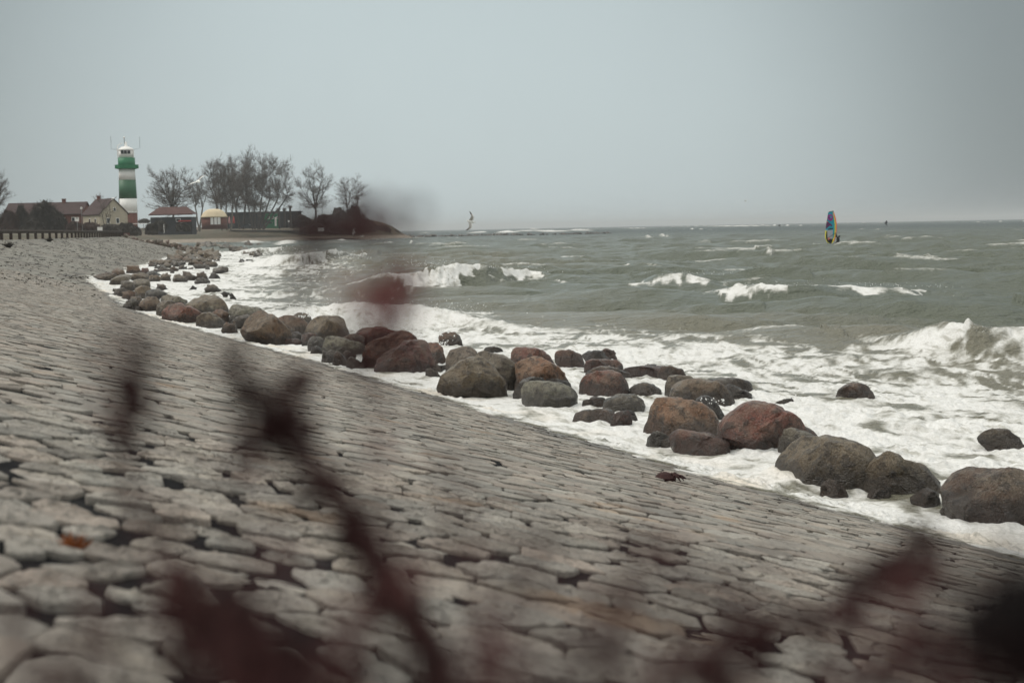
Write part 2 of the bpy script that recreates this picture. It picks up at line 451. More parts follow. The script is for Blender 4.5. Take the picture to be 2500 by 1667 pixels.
def inland(X, Y):
    "signed distance to the water's edge, positive on land"
    X = np.asarray(X, float); Y = np.asarray(Y, float)
    d = np.full(X.shape, 1e9)
    m = Y < 330
    if m.any():
        lo = Y[m].min() - 60; hi = Y[m].max() + 60
        d[m] = seg_dist(X[m], Y[m], [p for p in near_line if lo <= p[1] <= hi] if hi - lo < 200 else near_line)
    m2 = Y > 150
    if m2.any(): d[m2] = np.minimum(d[m2], seg_dist(X[m2], Y[m2], [near_line[-1]] + BAY))
    poly = near_line + BAY
    land = np.zeros(X.shape, bool)
    w = np.interp(Y, Yg, Xg)
    land |= (Y < 246) & (X < w)
    m3 = Y >= 246
    if m3.any():
        pp = [(-500, 246)] + [near_line[-1]] + BAY + [(-500, 800)]
        px, py = X[m3], Y[m3]; ins = np.zeros(px.shape, bool)
        for (ax, ay), (bx, by) in zip(pp, pp[1:] + pp[:1]):
            if ay == by: continue
            c = ((ay > py) != (by > py)) & (px < (bx - ax) * (py - ay) / (by - ay) + ax)
            ins ^= c
        land[m3] |= ins
    return np.where(land, d, -d)

# ------------------------------------------------------------------ seabed and headland
me = mesh_np('seabed', [(-9000, -3000, -2.5), (9000, -3000, -2.5), (9000, 14000, -2.5), (-9000, 14000, -2.5)], np.array([[0, 1, 2, 3]]), M_SEABED)
setp(link('seabed', me), kind='structure')

def land_height(X, Y, D):
    bank = np.where(D < 12.4, SLOPE * D - .5, 2.86 + .55 * sstep(13.5, 22, D) + .9 * sstep(25, 90, D))
    beach = np.where(D < 12, D / 12.0 * 1.0 - .35 * sstep(3, 0, D), np.interp(D, [12, 25, 55, 120], [1.0, 3.2, 5.5, 6.5]))
    rub = np.interp(D, [0, 6, 16, 40, 120], [-.3, .7, 2.5, 3.3, 4.2])
    k1 = sstep(236, 252, Y); k2 = sstep(330, 470, Y)
    z = bank * (1 - k1) + rub * k1 * (1 - k2) + beach * k1 * k2
    for (cx, cy, h, sx, sy) in [(-64, 598, 4.6, 15, 12), (-84, 604, 3.4, 14, 12), (-52, 600, 2.6, 9, 10)]:
        z = z + h * np.exp(-((X - cx) / sx) ** 2 - ((Y - cy) / sy) ** 2) * sstep(0, 10, D)
    z = z + .15 * fbm2(X * .15, Y * .15, 3, 5) * sstep(13, 20, D)
    return np.where(D < -3, -2.2, z)
xs = np.concatenate([np.arange(-420, -150, 6), np.arange(-150, 26, 2.0)])
ys = np.concatenate([np.arange(-60, 230, 4.0), np.arange(230, 640, 3.0), np.arange(640, 805, 6.0)])
XX, YY = np.meshgrid(xs, ys)
DD = inland(XX.ravel(), YY.ravel()).reshape(XX.shape)
ZZ = land_height(XX, YY, DD)
def grid_faces(ny, nx):
    i = np.arange(ny - 1)[:, None] * nx + np.arange(nx - 1)[None, :]
    return np.stack([i, i + 1, i + nx + 1, i + nx], -1).reshape(-1, 4)
Hm = NT('headland_ground')
hp = Hm.pos(); hz = Hm.sepz(hp)[2]
hn = Hm.noise(hp, .12, 5, .6); hn2 = Hm.noise(hp, .9, 4, .6)
gcol = Hm.mix(Hm.rng(hn, .40, .62), (0.105, 0.085, 0.055), (0.062, 0.062, 0.038))
gcol = Hm.mix(Hm.rng(hn2, .45, .7, 0, .6), gcol, (0.13, 0.09, 0.062))
scol = Hm.mix(Hm.rng(hn2, .4, .7), (0.30, 0.25, 0.20), (0.22, 0.185, 0.15))
Hm.put(Hm.b.inputs['Base Color'], Hm.mix(Hm.rng(Hm.math('ADD', hz, Hm.math('MULTIPLY', hn2, .6)), 1.25, 1.75), scol, gcol))
Hm.put(Hm.b.inputs['Roughness'], .95)
Hm.put(Hm.b.inputs['Normal'], Hm.bump(hn2, .8, .3))
me = mesh_np('headland', np.stack([XX, YY, ZZ], -1).reshape(-1, 3), grid_faces(*XX.shape), Hm.m, True)
setp(link('headland', me), kind='structure')
def zland(x, y):
    a = np.array([float(x)]); b = np.array([float(y)])
    return float(land_height(a, b, inland(a, b))[0])

# ------------------------------------------------------------------ revetment: bed of dark grout, far paving, single stones
ss = np.arange(-3.0, 12.81, .2)
t_far = float(np.interp(78, Yg, _L)); t_end = float(np.interp(244, Yg, _L))
ts = np.arange(float(np.interp(-16, Yg, _L)), t_far, .3)
SS, TT = np.meshgrid(ss, ts)
jx, jy = st2xy(SS, TT)
jz = zslope(SS) - .016 + .008 * fbm2(SS * 1.4, TT * 1.4, 3, 3)
me = mesh_np('revetment', np.stack([jx, jy, jz], -1).reshape(-1, 3), grid_faces(*SS.shape), M_JOINT, True)
revet = setp(link('revetment', me), kind='structure')
ts = np.arange(t_far - .25, t_end, .5)
SS, TT = np.meshgrid(np.arange(-3.0, 12.81, .4), ts)
jx, jy = st2xy(SS, TT)
jz = zslope(SS) - .012 + .02 * fbm2(SS * 1.1, TT * 1.1, 3, 4)
me = mesh_np('far_paving', np.stack([jx, jy, jz], -1).reshape(-1, 3), grid_faces(*SS.shape), M_FAR, True)
setp(link('far_paving', me, revet))

RS, RT = .205, .285          # stone spacing up the slope and along it
t_a = float(np.interp(.2, Yg, _L)) - 6
ni = int(13.4 / RS); nj = int((t_far - t_a) / RT)
ii, jj = np.meshgrid(np.arange(ni), np.arange(nj), indexing='ij')
warp = .35 * noise2(ii * .13, jj * .09, 21)
sS = -.9 + ii * RS + (rng.random(ii.shape) - .5) * RS * .62 + warp * .5
sT = t_a + (jj + .5 * (ii % 2)) * RT + (rng.random(ii.shape) - .5) * RT * .72 + warp
gx, gy = st2xy(sS, sT)
gz = zslope(sS)
ppx, ppy = proj(np.stack([gx, gy, gz], -1).reshape(-1, 3))
vis = (gy.ravel() > 1.2) & (ppx > -700) & (ppx < 3200) & (ppy < 2300) & (ppy > 300)
vis = vis.reshape(ii.shape)
dist = np.sqrt(gx ** 2 + gy ** 2 + (gz - EYE) ** 2)
inframe = vis & (ppx.reshape(ii.shape) > -60) & (ppx.reshape(ii.shape) < 2560) & (ppy.reshape(ii.shape) < 1720)
cand = np.argwhere(inframe)
order = np.argsort(dist[inframe])
single = set(map(tuple, cand[order[:300]]))
def half_gap(i, j, a, b, k):
    if (a, b) < (i, j): i, j, a, b = a, b, i, j
    h = (i * 73856093 ^ j * 19349663 ^ a * 83492791 ^ b * 49979687) & 0xFFFF
    h = ((h * 40503) & 0xFFFF) / 65536.0
    er_ = float(sstep(7.2, 9.4, sS[i, j]))            # the upper paving is worn: wider, more open joints
    h += .10 * er_; k *= 1 + .30 * er_
    if i == a: h -= .10                          # cross joints are tighter than the long ones
    return k * (.0003 if h < .50 else .004 if h < .66 else .012 if h < .84 else .023)
def cell(i, j):
    s0, t0 = sS[i, j], sT[i, j]
    gk = 1.35 if (i, j) in single else 1.0
    poly = [(-.4, -.5), (.4, -.5), (.4, .5), (-.4, .5)]
    for di in (-2, -1, 0, 1, 2):
        a = i + di
        if a < 0 or a >= ni: continue
        for dj in (-2, -1, 0, 1, 2):
            b = j + dj
            if (di == 0 and dj == 0) or b < 0 or b >= nj: continue
            nx = (sS[a, b] - s0) * .5; ny = (sT[a, b] - t0) * .5
            c = nx * nx + ny * ny
            c -= half_gap(i, j, a, b, gk) * math.sqrt(c)
            out = []; pv = poly[-1]; dp = pv[0] * nx + pv[1] * ny - c
            for q in poly:
                dq = q[0] * nx + q[1] * ny - c
                if (dp <= 0) != (dq <= 0):
                    f = dp / (dp - dq); out.append((pv[0] + (q[0] - pv[0]) * f, pv[1] + (q[1] - pv[1]) * f))
                if dq <= 0: out.append(q)
                pv, dp = q, dq
            poly = out
            if len(poly) < 3: return None
    return np.array(poly)
SV, SF4, SF3, STONE, SHUE = [], [], [], [], []
nvert = 0
for i in range(1, ni - 1):
    for j in range(1, nj - 1):
        if not vis[i, j]: continue
        pl = cell(i, j)
        if pl is None: continue
        one = (i, j) in single
        ds = dist[i, j]
        if ds < 26:                                # cut corners
            nx_ = np.roll(pl, -1, 0)
            pl = np.stack([pl * .86 + nx_ * .14, pl * .14 + nx_ * .86], 1).reshape(-1, 2)
        cen = pl.mean(0)
        size = np.sqrt(((pl - cen) ** 2).sum(1)).mean()
        gap = .0
        if one:                                    # more points, ragged outline
            n = 22
            cl = np.vstack([pl, pl[:1]]); L = np.concatenate([[0], np.cumsum(np.hypot(*np.diff(cl, axis=0).T))])
            u = np.linspace(0, L[-1], n, endpoint=False)
            pl = np.stack([np.interp(u, L, cl[:, 0]), np.interp(u, L, cl[:, 1])], 1)
        n = len(pl)
        r = pl - cen
        rl = np.hypot(r[:, 0], r[:, 1])[:, None] + 1e-6
        jag = -rng.random((n, 1)) * .004 - (rng.random((n, 1)) < (.07 if one else .10)) * rng.uniform(.006, .034, (n, 1))
        r = r * np.clip((rl - gap + jag) / rl, .5, 1.0)
        ta, tb = rng.normal(0, .014, 2); z0 = rng.normal(0, .0045) + (rng.random() < .05) * -.016
        def ring(k, z, nz=0.0):
            q = r * k + cen
            return np.column_stack([q, z + z0 + ta * r[:, 0] * k + tb * r[:, 1] * k + rng.normal(0, 1, n) * nz])
        rings = [ring(1.0, -.11), ring(1.0, -.005, .002), ring(1.0 - .006 / max(size, .05), -.0005, .002)]
        if one: rings.append(ring(.62, .001, .0055)); rings.append(ring(.3, .002, .0055))
        allv = np.vstack(rings + [np.array([[cen[0], cen[1], z0 + .002]])])
        x, y = st2xy(allv[:, 0] + sS[i, j], allv[:, 1] + sT[i, j])
        V = np.column_stack([x, y, zslope(allv[:, 0] + sS[i, j]) + allv[:, 2]])
        k = np.arange(n); k2 = (k + 1) % n
        q4 = np.concatenate([np.stack([a * n + k2, a * n + k, (a + 1) * n + k, (a + 1) * n + k2], 1) for a in range(len(rings) - 1)])
        q3 = np.stack([(len(rings) - 1) * n + k2, (len(rings) - 1) * n + k, np.full(n, len(allv) - 1)], 1)
        tone = float(np.clip(rng.normal(1.0, .15), .6, 1.32)); hue = rng.random() ** 1.5
        if one:
            c = V.mean(0)
            me = mesh_np('stone', V - c, [q4, q3], M_STONE, False, {'tone': np.full(len(V), tone), 'hue': np.full(len(V), hue)})
            link('stone', me, revet, tuple(c))
        else:
            SV.append(V); SF4.append(q4 + nvert); SF3.append(q3 + nvert); nvert += len(V)
            STONE.append(np.full(len(V), tone)); SHUE.append(np.full(len(V), hue))
me = mesh_np('stone_paving', np.vstack(SV), [np.vstack(SF4), np.vstack(SF3)], M_STONE, False, {'tone': np.concatenate(STONE), 'hue': np.concatenate(SHUE)})
setp(link('stone_paving', me, revet), kind='stuff')
wq = np.random.default_rng(66); NW = 3000
wt = wq.uniform(float(np.interp(62, Yg, _L)), t_end, NW); ws = wq.uniform(.6, 12.3, NW)
kk_ = (wq.random(NW) < .35 + .65 * sstep(-.1, .25, fbm2(wt * .12, ws * .35, 3, 8)))
wt, ws = wt[kk_], ws[kk_]; wx_, wy_ = st2xy(ws, wt)
WV, WF = [], []
for x, y, s_ in zip(wx_, wy_, ws):
    z = float(zslope(s_)); n = wq.integers(3, 7); big_ = wq.uniform(.6, 1.5)
    for _ in range(n):
        a = wq.uniform(0, 6.28); r_ = wq.uniform(.02, .085) * big_; h_ = wq.uniform(.012, .045) * big_; ox, oy = wq.normal(0, .07 * big_, 2)
        b_ = len(WV) ; ca, sa = math.cos(a) * r_, math.sin(a) * r_
        WV += [(x + ox - ca, y + oy - sa, z - .02), (x + ox + ca, y + oy + sa, z - .02), (x + ox - sa * .5, y + oy + ca * .5, z - .02), (x + ox + ca * .3, y + oy + sa * .3, z + h_)]
        WF += [(b_, b_ + 1, b_ + 3), (b_ + 1, b_ + 2, b_ + 3), (b_ + 2, b_, b_ + 3)]
me = mesh_np('joint_weed', np.array(WV), np.array(WF), mat('joint_weed', (0.035, 0.03, 0.022), .9, .3, 1.0))
setp(link('joint_weed', me, revet), kind='stuff')
print('T stones', time.process_time()); print('stones', len(SV), 'verts', nvert)

# ------------------------------------------------------------------ sea
yv = np.concatenate([np.linspace(640, 60, 800), np.linspace(59.6, 10, 290), np.geomspace(9.7, .62, 60)])
SY = EYE * 1422.0 / yv                                # row distances
tx = np.concatenate([np.linspace(-.62, -.405, 50), np.linspace(-.40, .40, 860), np.linspace(.405, .62, 50)])
NX, NY = len(tx), len(SY)
TX, QY = np.meshgrid(tx, SY)
QX = TX * QY
dd = np.gradient(SY)[:, None] * np.ones((1, NX))
D = inland(QX.ravel(), QY.ravel()).reshape(QX.shape)
keep_v = (D < 1.9)
F = grid_faces(NY, NX)
F = F[keep_v.ravel()[F].all(1)]
used = np.zeros(NX * NY, bool); used[F.ravel()] = True
remap = np.cumsum(used) - 1
QX, QY, dd, D = (a_.ravel()[used] for a_ in (QX, QY, dd, D))
off = -D
# open-water waves
Zs = np.zeros_like(QX)
wr = np.random.default_rng(5)
for lam in np.geomspace(1.1, 26, 34):
    th = wr.normal(R(-104), R(26)); k = 2 * np.pi / lam
    amp = .024 * lam ** .60 * (1.5 if 5 < lam < 16 else 1.0) * wr.uniform(.6, 1.3)
    ph = k * (QX * math.cos(th) + QY * math.sin(th)) + wr.uniform(0, 6.28)
    res = np.clip(lam / (2.2 * dd), 0, 1)
    grp = .65 + .7 * noise2(QX / (lam * 4) + lam, QY / (lam * 4), 77)
    Zs += amp * res * grp * (np.sin(ph) + .28 * np.cos(2 * ph))
chop = Zs.copy()
Zs *= .13 + .87 * sstep(4, 24, off)
far = sstep(90, 900, QY)
foam = np.zeros_like(QX)
# whitecaps on the steeper crests offshore
cap = sstep(2.0, 2.9, chop / chop.std() + .9 * fbm2(QX * .10, QY * .10, 3, 91)) * sstep(20, 45, off)
foam = np.maximum(foam, cap * .62)
# surf zone: solid foam by the rocks, breaking up into lace further out
Wd = np.interp(QY, [0, 20, 30, 45, 55, 70, 90, 110, 150, 200, 235, 300, 420, 700], [14, 19, 20, 16, 13, 13, 19, 27, 31, 26, 14, 8, 6, 5])
q = off / Wd + .16 * fbm2(QX * .16, QY * .16, 4, 33)
dens = 1 - sstep(.26, 1.04, q)
al = .45                                             # streaks run along the shore
ua = (QX * math.sin(al) * -1 + QY * math.cos(al)); ub = (QX * math.cos(al) + QY * math.sin(al))
wx = fbm2(QX * .3, QY * .3, 3, 41); wy = fbm2(QX * .3, QY * .3, 3, 47)
lace = 1 - np.abs(fbm2(ua * .33 + wx * 1.3, ub * .75 + wy * 1.3, 4, 51)) * 2.1
lace2 = 1 - np.abs(fbm2(QX * .9 + wx, QY * .55 + wy, 3, 57)) * 2.2
pat = .6 * lace + .4 * lace2
surf = np.clip(dens * 1.38 - .28 + (pat - .58) * (1.45 - .7 * dens), 0, 1.1) * (dens > 0.01)
thin_gap = sstep(.25, .6, fbm2(ua * .12, ub * .42, 3, 101)) * sstep(1.5, 6.0, off) * .40
surf = surf - thin_gap
surf = surf - .50 * sstep(.46, .80, fbm2(ua * .35 + wx, ub * 2.4 + wy, 4, 111) + .25 * fbm2(QX * .2, QY * .2, 2, 113)) * sstep(.2, 1.2, off)
foam = np.maximum(foam, surf)
# breakers: (pixel x, base y, height), face length, back length, foam spans (px0, px1, crest strength, how far down the face 0..1)
BRK = [
    ([(760, 718, .0), (860, 716, .4), (940, 714, .85), (1019, 712, 1.12), (1150, 706, 1.05), (1230, 699, .85), (1298, 692, .5), (1400, 700, .36), (1500, 702, .2), (1600, 706, 0)], 2.8, 4.5,
     [(945, 1010, 1, .85), (1010, 1075, .9, .35), (1070, 1180, 1.1, .95), (1165, 1305, 1.1, .62)]),
    ([(1560, 706, 0), (1620, 708, .6), (1700, 709, .66), (1760, 711, .3), (1830, 714, 0)], 2.6, 4.0, [(1620, 1758, 1.1, .62)]),
    ([(1700, 735, 0), (1800, 738, .35), (1870, 741, .6), (1944, 744, .64), (2050, 742, .6), (2200, 735, .52), (2320, 732, .38), (2420, 735, .2), (2520, 740, 0)], 2.5, 3.6,
     [(1852, 1925, 1.1, .95), (1900, 2010, 1.0, .30), (2085, 2215, 1.0, .36), (2235, 2302, 1.05, .40)]),
    ([(1780, 824, 0), (1880, 826, .24), (1960, 827, .26), (2040, 834, 0)], 1.3, 2.0, [(1800, 1985, .75, .12)]),
    ([(2120, 858, 0), (2220, 868, .25), (2300, 878, .42), (2388, 884, .64), (2450, 886, .60), (2560, 884, .5), (2700, 884, .4)], 1.6, 2.6,
     [(2200, 2350, .9, 1), (2330, 2460, 1.15, .75), (2440, 2720, 1.0, .40)]),
    ([(560, 652, 0), (640, 652, 1.0), (720, 652, 1.25), (800, 644, 1.1), (880, 636, .75), (950, 632, .35), (1050, 632, 0)], 5.0, 6.0,
     [(560, 800, 1.1, 1), (780, 878, 1.1, .8)]),
    ([(520, 622, 0), (600, 622, .9), (700, 618, 1.0), (800, 612, .5), (900, 612, 0)], 6.0, 7.0, [(520, 700, 1.0, .6)]),
    ([(620, 775, 0), (720, 783, .38), (880, 792, .55), (1010, 794, .55), (1120, 802, .42), (1220, 812, .25), (1330, 824, 0)], 1.6, 2.6,
     [(600, 1200, 1.1, 1), (1150, 1280, .9, .8)]),
    ([(1180, 640, 0), (1270, 636, .25), (1400, 634, .28), (1520, 630, .12), (1600, 628, 0)], 3.0, 5.0, [(1300, 1440, .62, .25)]),
    ([(1280, 742, 0), (1400, 745, .35), (1560, 742, .45), (1700, 748, .3), (1820, 752, 0)], 2.4, 3.4, []),
    ([(900, 672, 0), (1000, 670, .4), (1200, 662, .55), (1400, 660, .4), (1560, 664, .5), (1750, 668, .35), (1900, 664, 0)], 3.2, 4.5, [(1500, 1580, .6, .2)]),
    ([(1650, 650, 0), (1800, 650, .55), (2000, 652, .6), (2200, 648, .65), (2400, 650, .6), (2650, 650, 0)], 3.5, 5.0, [(2240, 2330, .55, .2)]),
    ([(1900, 775, 0), (2050, 778, .3), (2250, 775, .4), (2450, 778, .35), (2650, 778, 0)], 2.2, 3.2, []),
    ([(900, 632, 0), (1100, 630, .6), (1300, 626, .7), (1500, 628, .5), (1700, 626, .6), (1900, 624, 0)], 4.5, 6.5, []),
    ([(1980, 690, 0), (2100, 690, .3), (2300, 690, .34), (2500, 688, .25), (2700, 688, 0)], 3.0, 4.0, []),
]
turb = sstep(1.6, .6, q) * .9
for pts, Lf, Lb, spans in BRK:
    wp_ = [(G(x, y), h) for x, y, h in pts]
    bx = np.array([w.x for w, h in wp_]); by = np.array([w.y for w, h in wp_]); bh = np.array([h for w, h in wp_])
    o = np.argsort(bx); bx, by, bh = bx[o], by[o], bh[o]
    sub = np.where((QX > bx[0] - 4) & (QX < bx[-1] + 4) & (QY > by.min() - 4) & (QY < by.max() + Lf * 2 + Lb * 3))[0]
    x_, y_, z_ = QX[sub], QY[sub], Zs[sub]
    fs = min(1.0, 2.6 / Lf); xq, yq = x_ * fs, y_ * fs
    wig = .35 * Lf * fbm2(xq * .35, x_ * 0 + by[0], 3, 13)
    yr = np.interp(x_, bx, by) + Lf + wig
    hh = np.interp(x_, bx, bh, left=0, right=0)
    hh = hh * (1 + .20 * fbm2(xq * .5, yq * .12 + by[0], 2, 19))
    u = yr - y_                                      # positive in front (towards the shore)
    prof = np.where(u < 0, np.exp(-(u / Lb) ** 2), np.clip(1 - u / Lf, 0, 1) ** 1.5)
    z_ = np.where(prof > .02, z_ * (1 - .6 * prof * (hh > .05)), z_) + hh * prof
    f_ = foam[sub]
    for a, b, st, dn in spans:
        xs_ = x_ + (.85 if int(a) % 2 == 0 else -.7) * np.clip(u, -Lb, Lf)          # foam spills down the face at a slant
        A = np.interp(a, [p[0] for p in pts], [w.x for w, h in wp_]); Bx = np.interp(b, [p[0] for p in pts], [w.x for w, h in wp_])
        edge = .09 * (Bx - A)
        side = sstep(A - edge, A + edge, xs_ + .6 * Lf * fbm2(xq * .5, yq * .5, 3, 23)) * sstep(Bx + edge, Bx - edge, xs_ + .6 * Lf * fbm2(xq * .5 + 9, yq * .5, 3, 29))
        down = dn * Lf * (1 + .8 * fbm2(xq * .32, yq * .15, 2, 31))
        f = side * sstep(-.45 * Lb * .5, -.02, u) * sstep(down + .25, down * .5, u) * st * (.86 + .5 * fbm2(xq * 1.1, yq * .9, 3, 35))
        f_ = np.maximum(f_, f)
        line_ = (hh > .12) * np.exp(-((u - .1) / .45) ** 2) * (.30 + 1.0 * fbm2(xq * .45, yq * .1, 4, 49))
        f_ = np.maximum(f_, line_ * .9)
        trail = side * sstep(-1.7 * Lb, -.3, u) * sstep(.2, -.2, u) * (.52 + 1.0 * fbm2(xq * .7, yq * .28, 4, 43))
        lick = side * sstep(down * 2.2 + .6, down * .8, u) * sstep(-.1, .2, u) * (.40 + 1.1 * fbm2(xq * 1.6, yq * .45, 4, 45))
        f_ = np.maximum(f_, np.maximum(trail, lick) * min(st, 1))
        rough = side * sstep(-.6, .1, u) * sstep(down + .4, down * .3, u)
        z_ = z_ + rough * hh * (.26 * np.abs(fbm2(xq * 1.1, yq * 1.6, 3, 37)) + .06 * noise2(xq * 3, yq * 5, 39) - .05)
    Zs[sub] = z_; foam[sub] = f_
# single far whitecaps (px x, px y, width px)
for cx, cy, wpx, st in [(2470, 543, 14, 1), (1675, 555, 16, .9), (1700, 562, 14, 1), (1798, 554.5, 56, 1.1), (1905, 554, 14, 1), (1617, 580, 26, .7), (1890, 598, 80, .7), (1990, 603, 40, .6),
                       (1720, 597, 40, .55), (1880, 633, 24, .7), (1560, 560, 24, .9), (1290, 566, 70, 1.2), (1345, 566.5, 90, 1.3), (1240, 568.5, 70, 1.2), (1165, 569.5, 60, 1.1), (1410, 564.5, 60, 1.2), (1420, 562, 30, 1.0), (1300, 561, 22, .9),
                       (950, 598, 20, .9), (1003, 598, 10, .8), (1100, 583, 50, .9), (1580, 583, 30, .6), (2125, 563, 30, .6), (2100, 547, 24, .8), (2395, 548, 10, .7), (2160, 545, 14, .6), (1040, 572, 30, .7),
                       (700, 600, 90, .8), (830, 590, 70, .8), (620, 596, 80, .9), (780, 625, 60, .6)]:
    w = G(cx, cy); k = w.y / FPX
    sx = wpx * k * .5; sy = max(.9, w.y * w.y / (EYE * FPX) * 1.6)
    if True:
        sub = np.where((np.abs(QX - w.x) < 3 * sx) & (np.abs(QY - w.y) < 3 * sy))[0]
    x_, y_ = QX[sub], QY[sub]
    g = np.exp(-(((x_ - w.x) / sx) ** 2 + ((y_ - w.y) / sy) ** 2) * 1.3) * (1 + .5 * fbm2(x_ / sx * 1.2, y_ / sy * .8, 3, int(cx)))
    foam[sub] = np.maximum(foam[sub], g * st); Zs[sub] += (.28 + .0009 * w.y) * np.clip(g, 0, 1.2) * (st > .5)
# foam has body: puffy lumps close by
fm = np.clip(foam, 0, 1) * sstep(1.3, .4, q) * sstep(140, 50, QY)
puff = np.abs(fbm2(QX * 1.9, QY * 1.9, 3, 71)) * .16 + np.abs(noise2(QX * 6.3, QY * 6.3, 73)) * .055 + np.abs(noise2(QX * 13, QY * 13, 74)) * .02
Zs += fm * (.62 * puff - .06) * (.35 + .65 * sstep(.0, 2.0, off))
# swash running up the paving
sw = D
reach = .30 + .55 * np.clip(fbm2(QX * .35, QY * .35, 3, 83) + .35, 0, 1.3) + .18 * fbm2(QX * 2.2, QY * 2.2, 3, 85) + .9 * np.exp(-((QY - 88) / 14) ** 2)
zsl = SLOPE * sw
on = sw > -1.6
damp = sstep(-1.2, -3.5, sw)
Zs = np.where(on & (QY < 246), Zs * np.maximum(damp, .0) * 1.0 + (1 - damp) * np.clip(Zs, -.02, .10), Zs)
lumpy = .010 + (.07 * np.abs(fbm2(QX * 3.1, QY * 3.1, 3, 87)) + .045 * np.abs(noise2(QX * 9, QY * 9, 88)) + .018 * np.abs(noise2(QX * 19, QY * 19, 86))) * sstep(reach, reach - .5, sw)
up_ = (QY < 244) & (sw > -.4)
Zs = np.where(up_ & (sw < reach), np.maximum(Zs, zsl + lumpy), Zs)
Zs = np.where(up_ & (sw >= reach), np.minimum(Zs, zsl - .22), Zs)
edge_f = up_ * (.56 + .75 * fbm2(QX * 1.9, QY * 1.9, 4, 89)) * sstep(-.4, .1, sw)
foam = np.where(up_, np.maximum(foam * sstep(reach, reach - .3, sw), edge_f), foam)
cream = .8 * sstep(-1.0, .3, sw) * sstep(.52, .86, fbm2(QX * .5, QY * .5, 3, 95) * .6 + .5)
cm_ = G(1968, 1180)
cream = np.maximum(cream, np.exp(-(((QX - cm_.x) / .35) ** 2 + ((QY - cm_.y - .3) / .45) ** 2)))
bump_m = np.exp(-(((QX - cm_.x) / .42) ** 2 + ((QY - cm_.y - .3) / .5) ** 2))
Zs += .20 * bump_m * (1 + .5 * noise2(QX * 5, QY * 5, 97)); foam = np.maximum(foam, bump_m * 1.3)
V = np.stack([QX, QY, Zs], -1)
att = {'foam': foam, 'cream': cream, 'far': far, 'turbid': np.clip(turb, 0, 1)}
me = mesh_np('sea', V, remap[F][:, ::1], M_SEA, True, att)
sea = setp(link('sea', me), kind='structure')
print('T sea', time.process_time()); print('sea faces', len(F))
# ------------------------------------------------------------------ boulders
ROCKCOL = dict(red=(.270, .078, .042), dred=(.175, .046, .032), orange=(.420, .200, .098), olive=(.255, .172, .100), grey=(.275, .218, .158),
               dark=(.042, .038, .038), pale=(.33, .295, .225), brown=(.235, .118, .062), dbrown=(.145, .084, .050), pink=(.30, .16, .12), slate=(.150, .132, .118))
_ico = {}
def ico(n):
    if n not in _ico:
        import bmesh
        bm = bmesh.new(); bmesh.ops.create_icosphere(bm, subdivisions=n, radius=1.0)
        V = np.array([v.co[:] for v in bm.verts]); F = np.array([[v.index for v in f.verts] for f in bm.faces]); bm.free()
        _ico[n] = (V, F)
    return _ico[n]
def rock_shape(radial, depth, sub, seed, angular=.5, size=1.0):
    "closed stone: outline radius by angle in the u-v plane, inflated along w (metres)"
    V, F = ico(sub)
    rg = np.random.default_rng(seed)
    th = np.arctan2(V[:, 1], V[:, 0]); rho = np.hypot(V[:, 0], V[:, 1])
    w = V[:, 2]
    sup = np.clip(1 - np.abs(w) ** 3.0, 0, 1) ** .5                 # fuller than a ball
    Rr = radial(th)
    k = np.where(rho > 1e-5, sup / np.maximum(rho, 1e-5), 0) * (rho > 1e-5)
    u = V[:, 0] * k * Rr; v = V[:, 1] * k * Rr; d = np.sign(w) * np.abs(w) ** 1.15 * depth
    p = np.column_stack([u, v, d])
    scale = np.array([np.abs(u).max(), np.abs(v).max(), depth])
    q = p / scale
    for _ in range(int(4 + angular * 10)):                           # flat faces, mostly turned along the depth so the outline stays
        n = rg.normal(0, 1, 3); n[2] *= 1.5; n /= np.linalg.norm(n)
        h = rg.uniform(.60, .84) - .16 * angular
        ex = np.maximum(0, q @ n - h)
        q = q - ex[:, None] * n * (.55 + .45 * angular)
    for _ in range(int(angular * 6)):                                # broad broken faces towards the viewer's side
        n = np.array([rg.uniform(-.9, .9), rg.uniform(-.25, .95), -rg.uniform(.35, 1)]); n /= np.linalg.norm(n)
        h = rg.uniform(.44, .66); ex = np.maximum(0, q @ n - h); q = q - ex[:, None] * n * .93
    p = q * scale
    tb = np.arctan2(p[:, 1], p[:, 0]); rb = np.hypot(p[:, 0], p[:, 1])          # keep the outline after the cuts
    nbn = 60; bi = ((tb + np.pi) / (2 * np.pi) * nbn).astype(int) % nbn
    mx = np.zeros(nbn); np.maximum.at(mx, bi, rb)
    tc_ = (np.arange(nbn) + .5) / nbn * 2 * np.pi - np.pi
    ra = np.clip(radial(tc_) / np.maximum(mx, 1e-4), .9, 2.2)
    ra = (ra + np.roll(ra, 1) + np.roll(ra, -1)) / 3
    f_ = np.interp(tb, np.concatenate([tc_ - 2 * np.pi, tc_, tc_ + 2 * np.pi]), np.tile(ra, 3))
    p[:, 0] *= f_; p[:, 1] *= f_
    m = scale.mean()
    nn = V / np.linalg.norm(V, axis=1)[:, None]
    f = 1.3 / 1.0
    am = m * (.05 + .012 * angular)
    disp = noise3(V * 1.7 + seed * 3.1, seed) * am + noise3(V * 4.1 + seed, seed + 3) * am * .45
    if sub >= 4: disp += noise3(V * 2.6 + seed * 1.7, seed + 21) * am * .6 + (np.abs(noise3(V * 8.5 + seed, seed + 5)) - .2) * am * .35 + noise3(V * 17 + seed, seed + 9) * am * .13
    return p + nn * disp[:, None], F
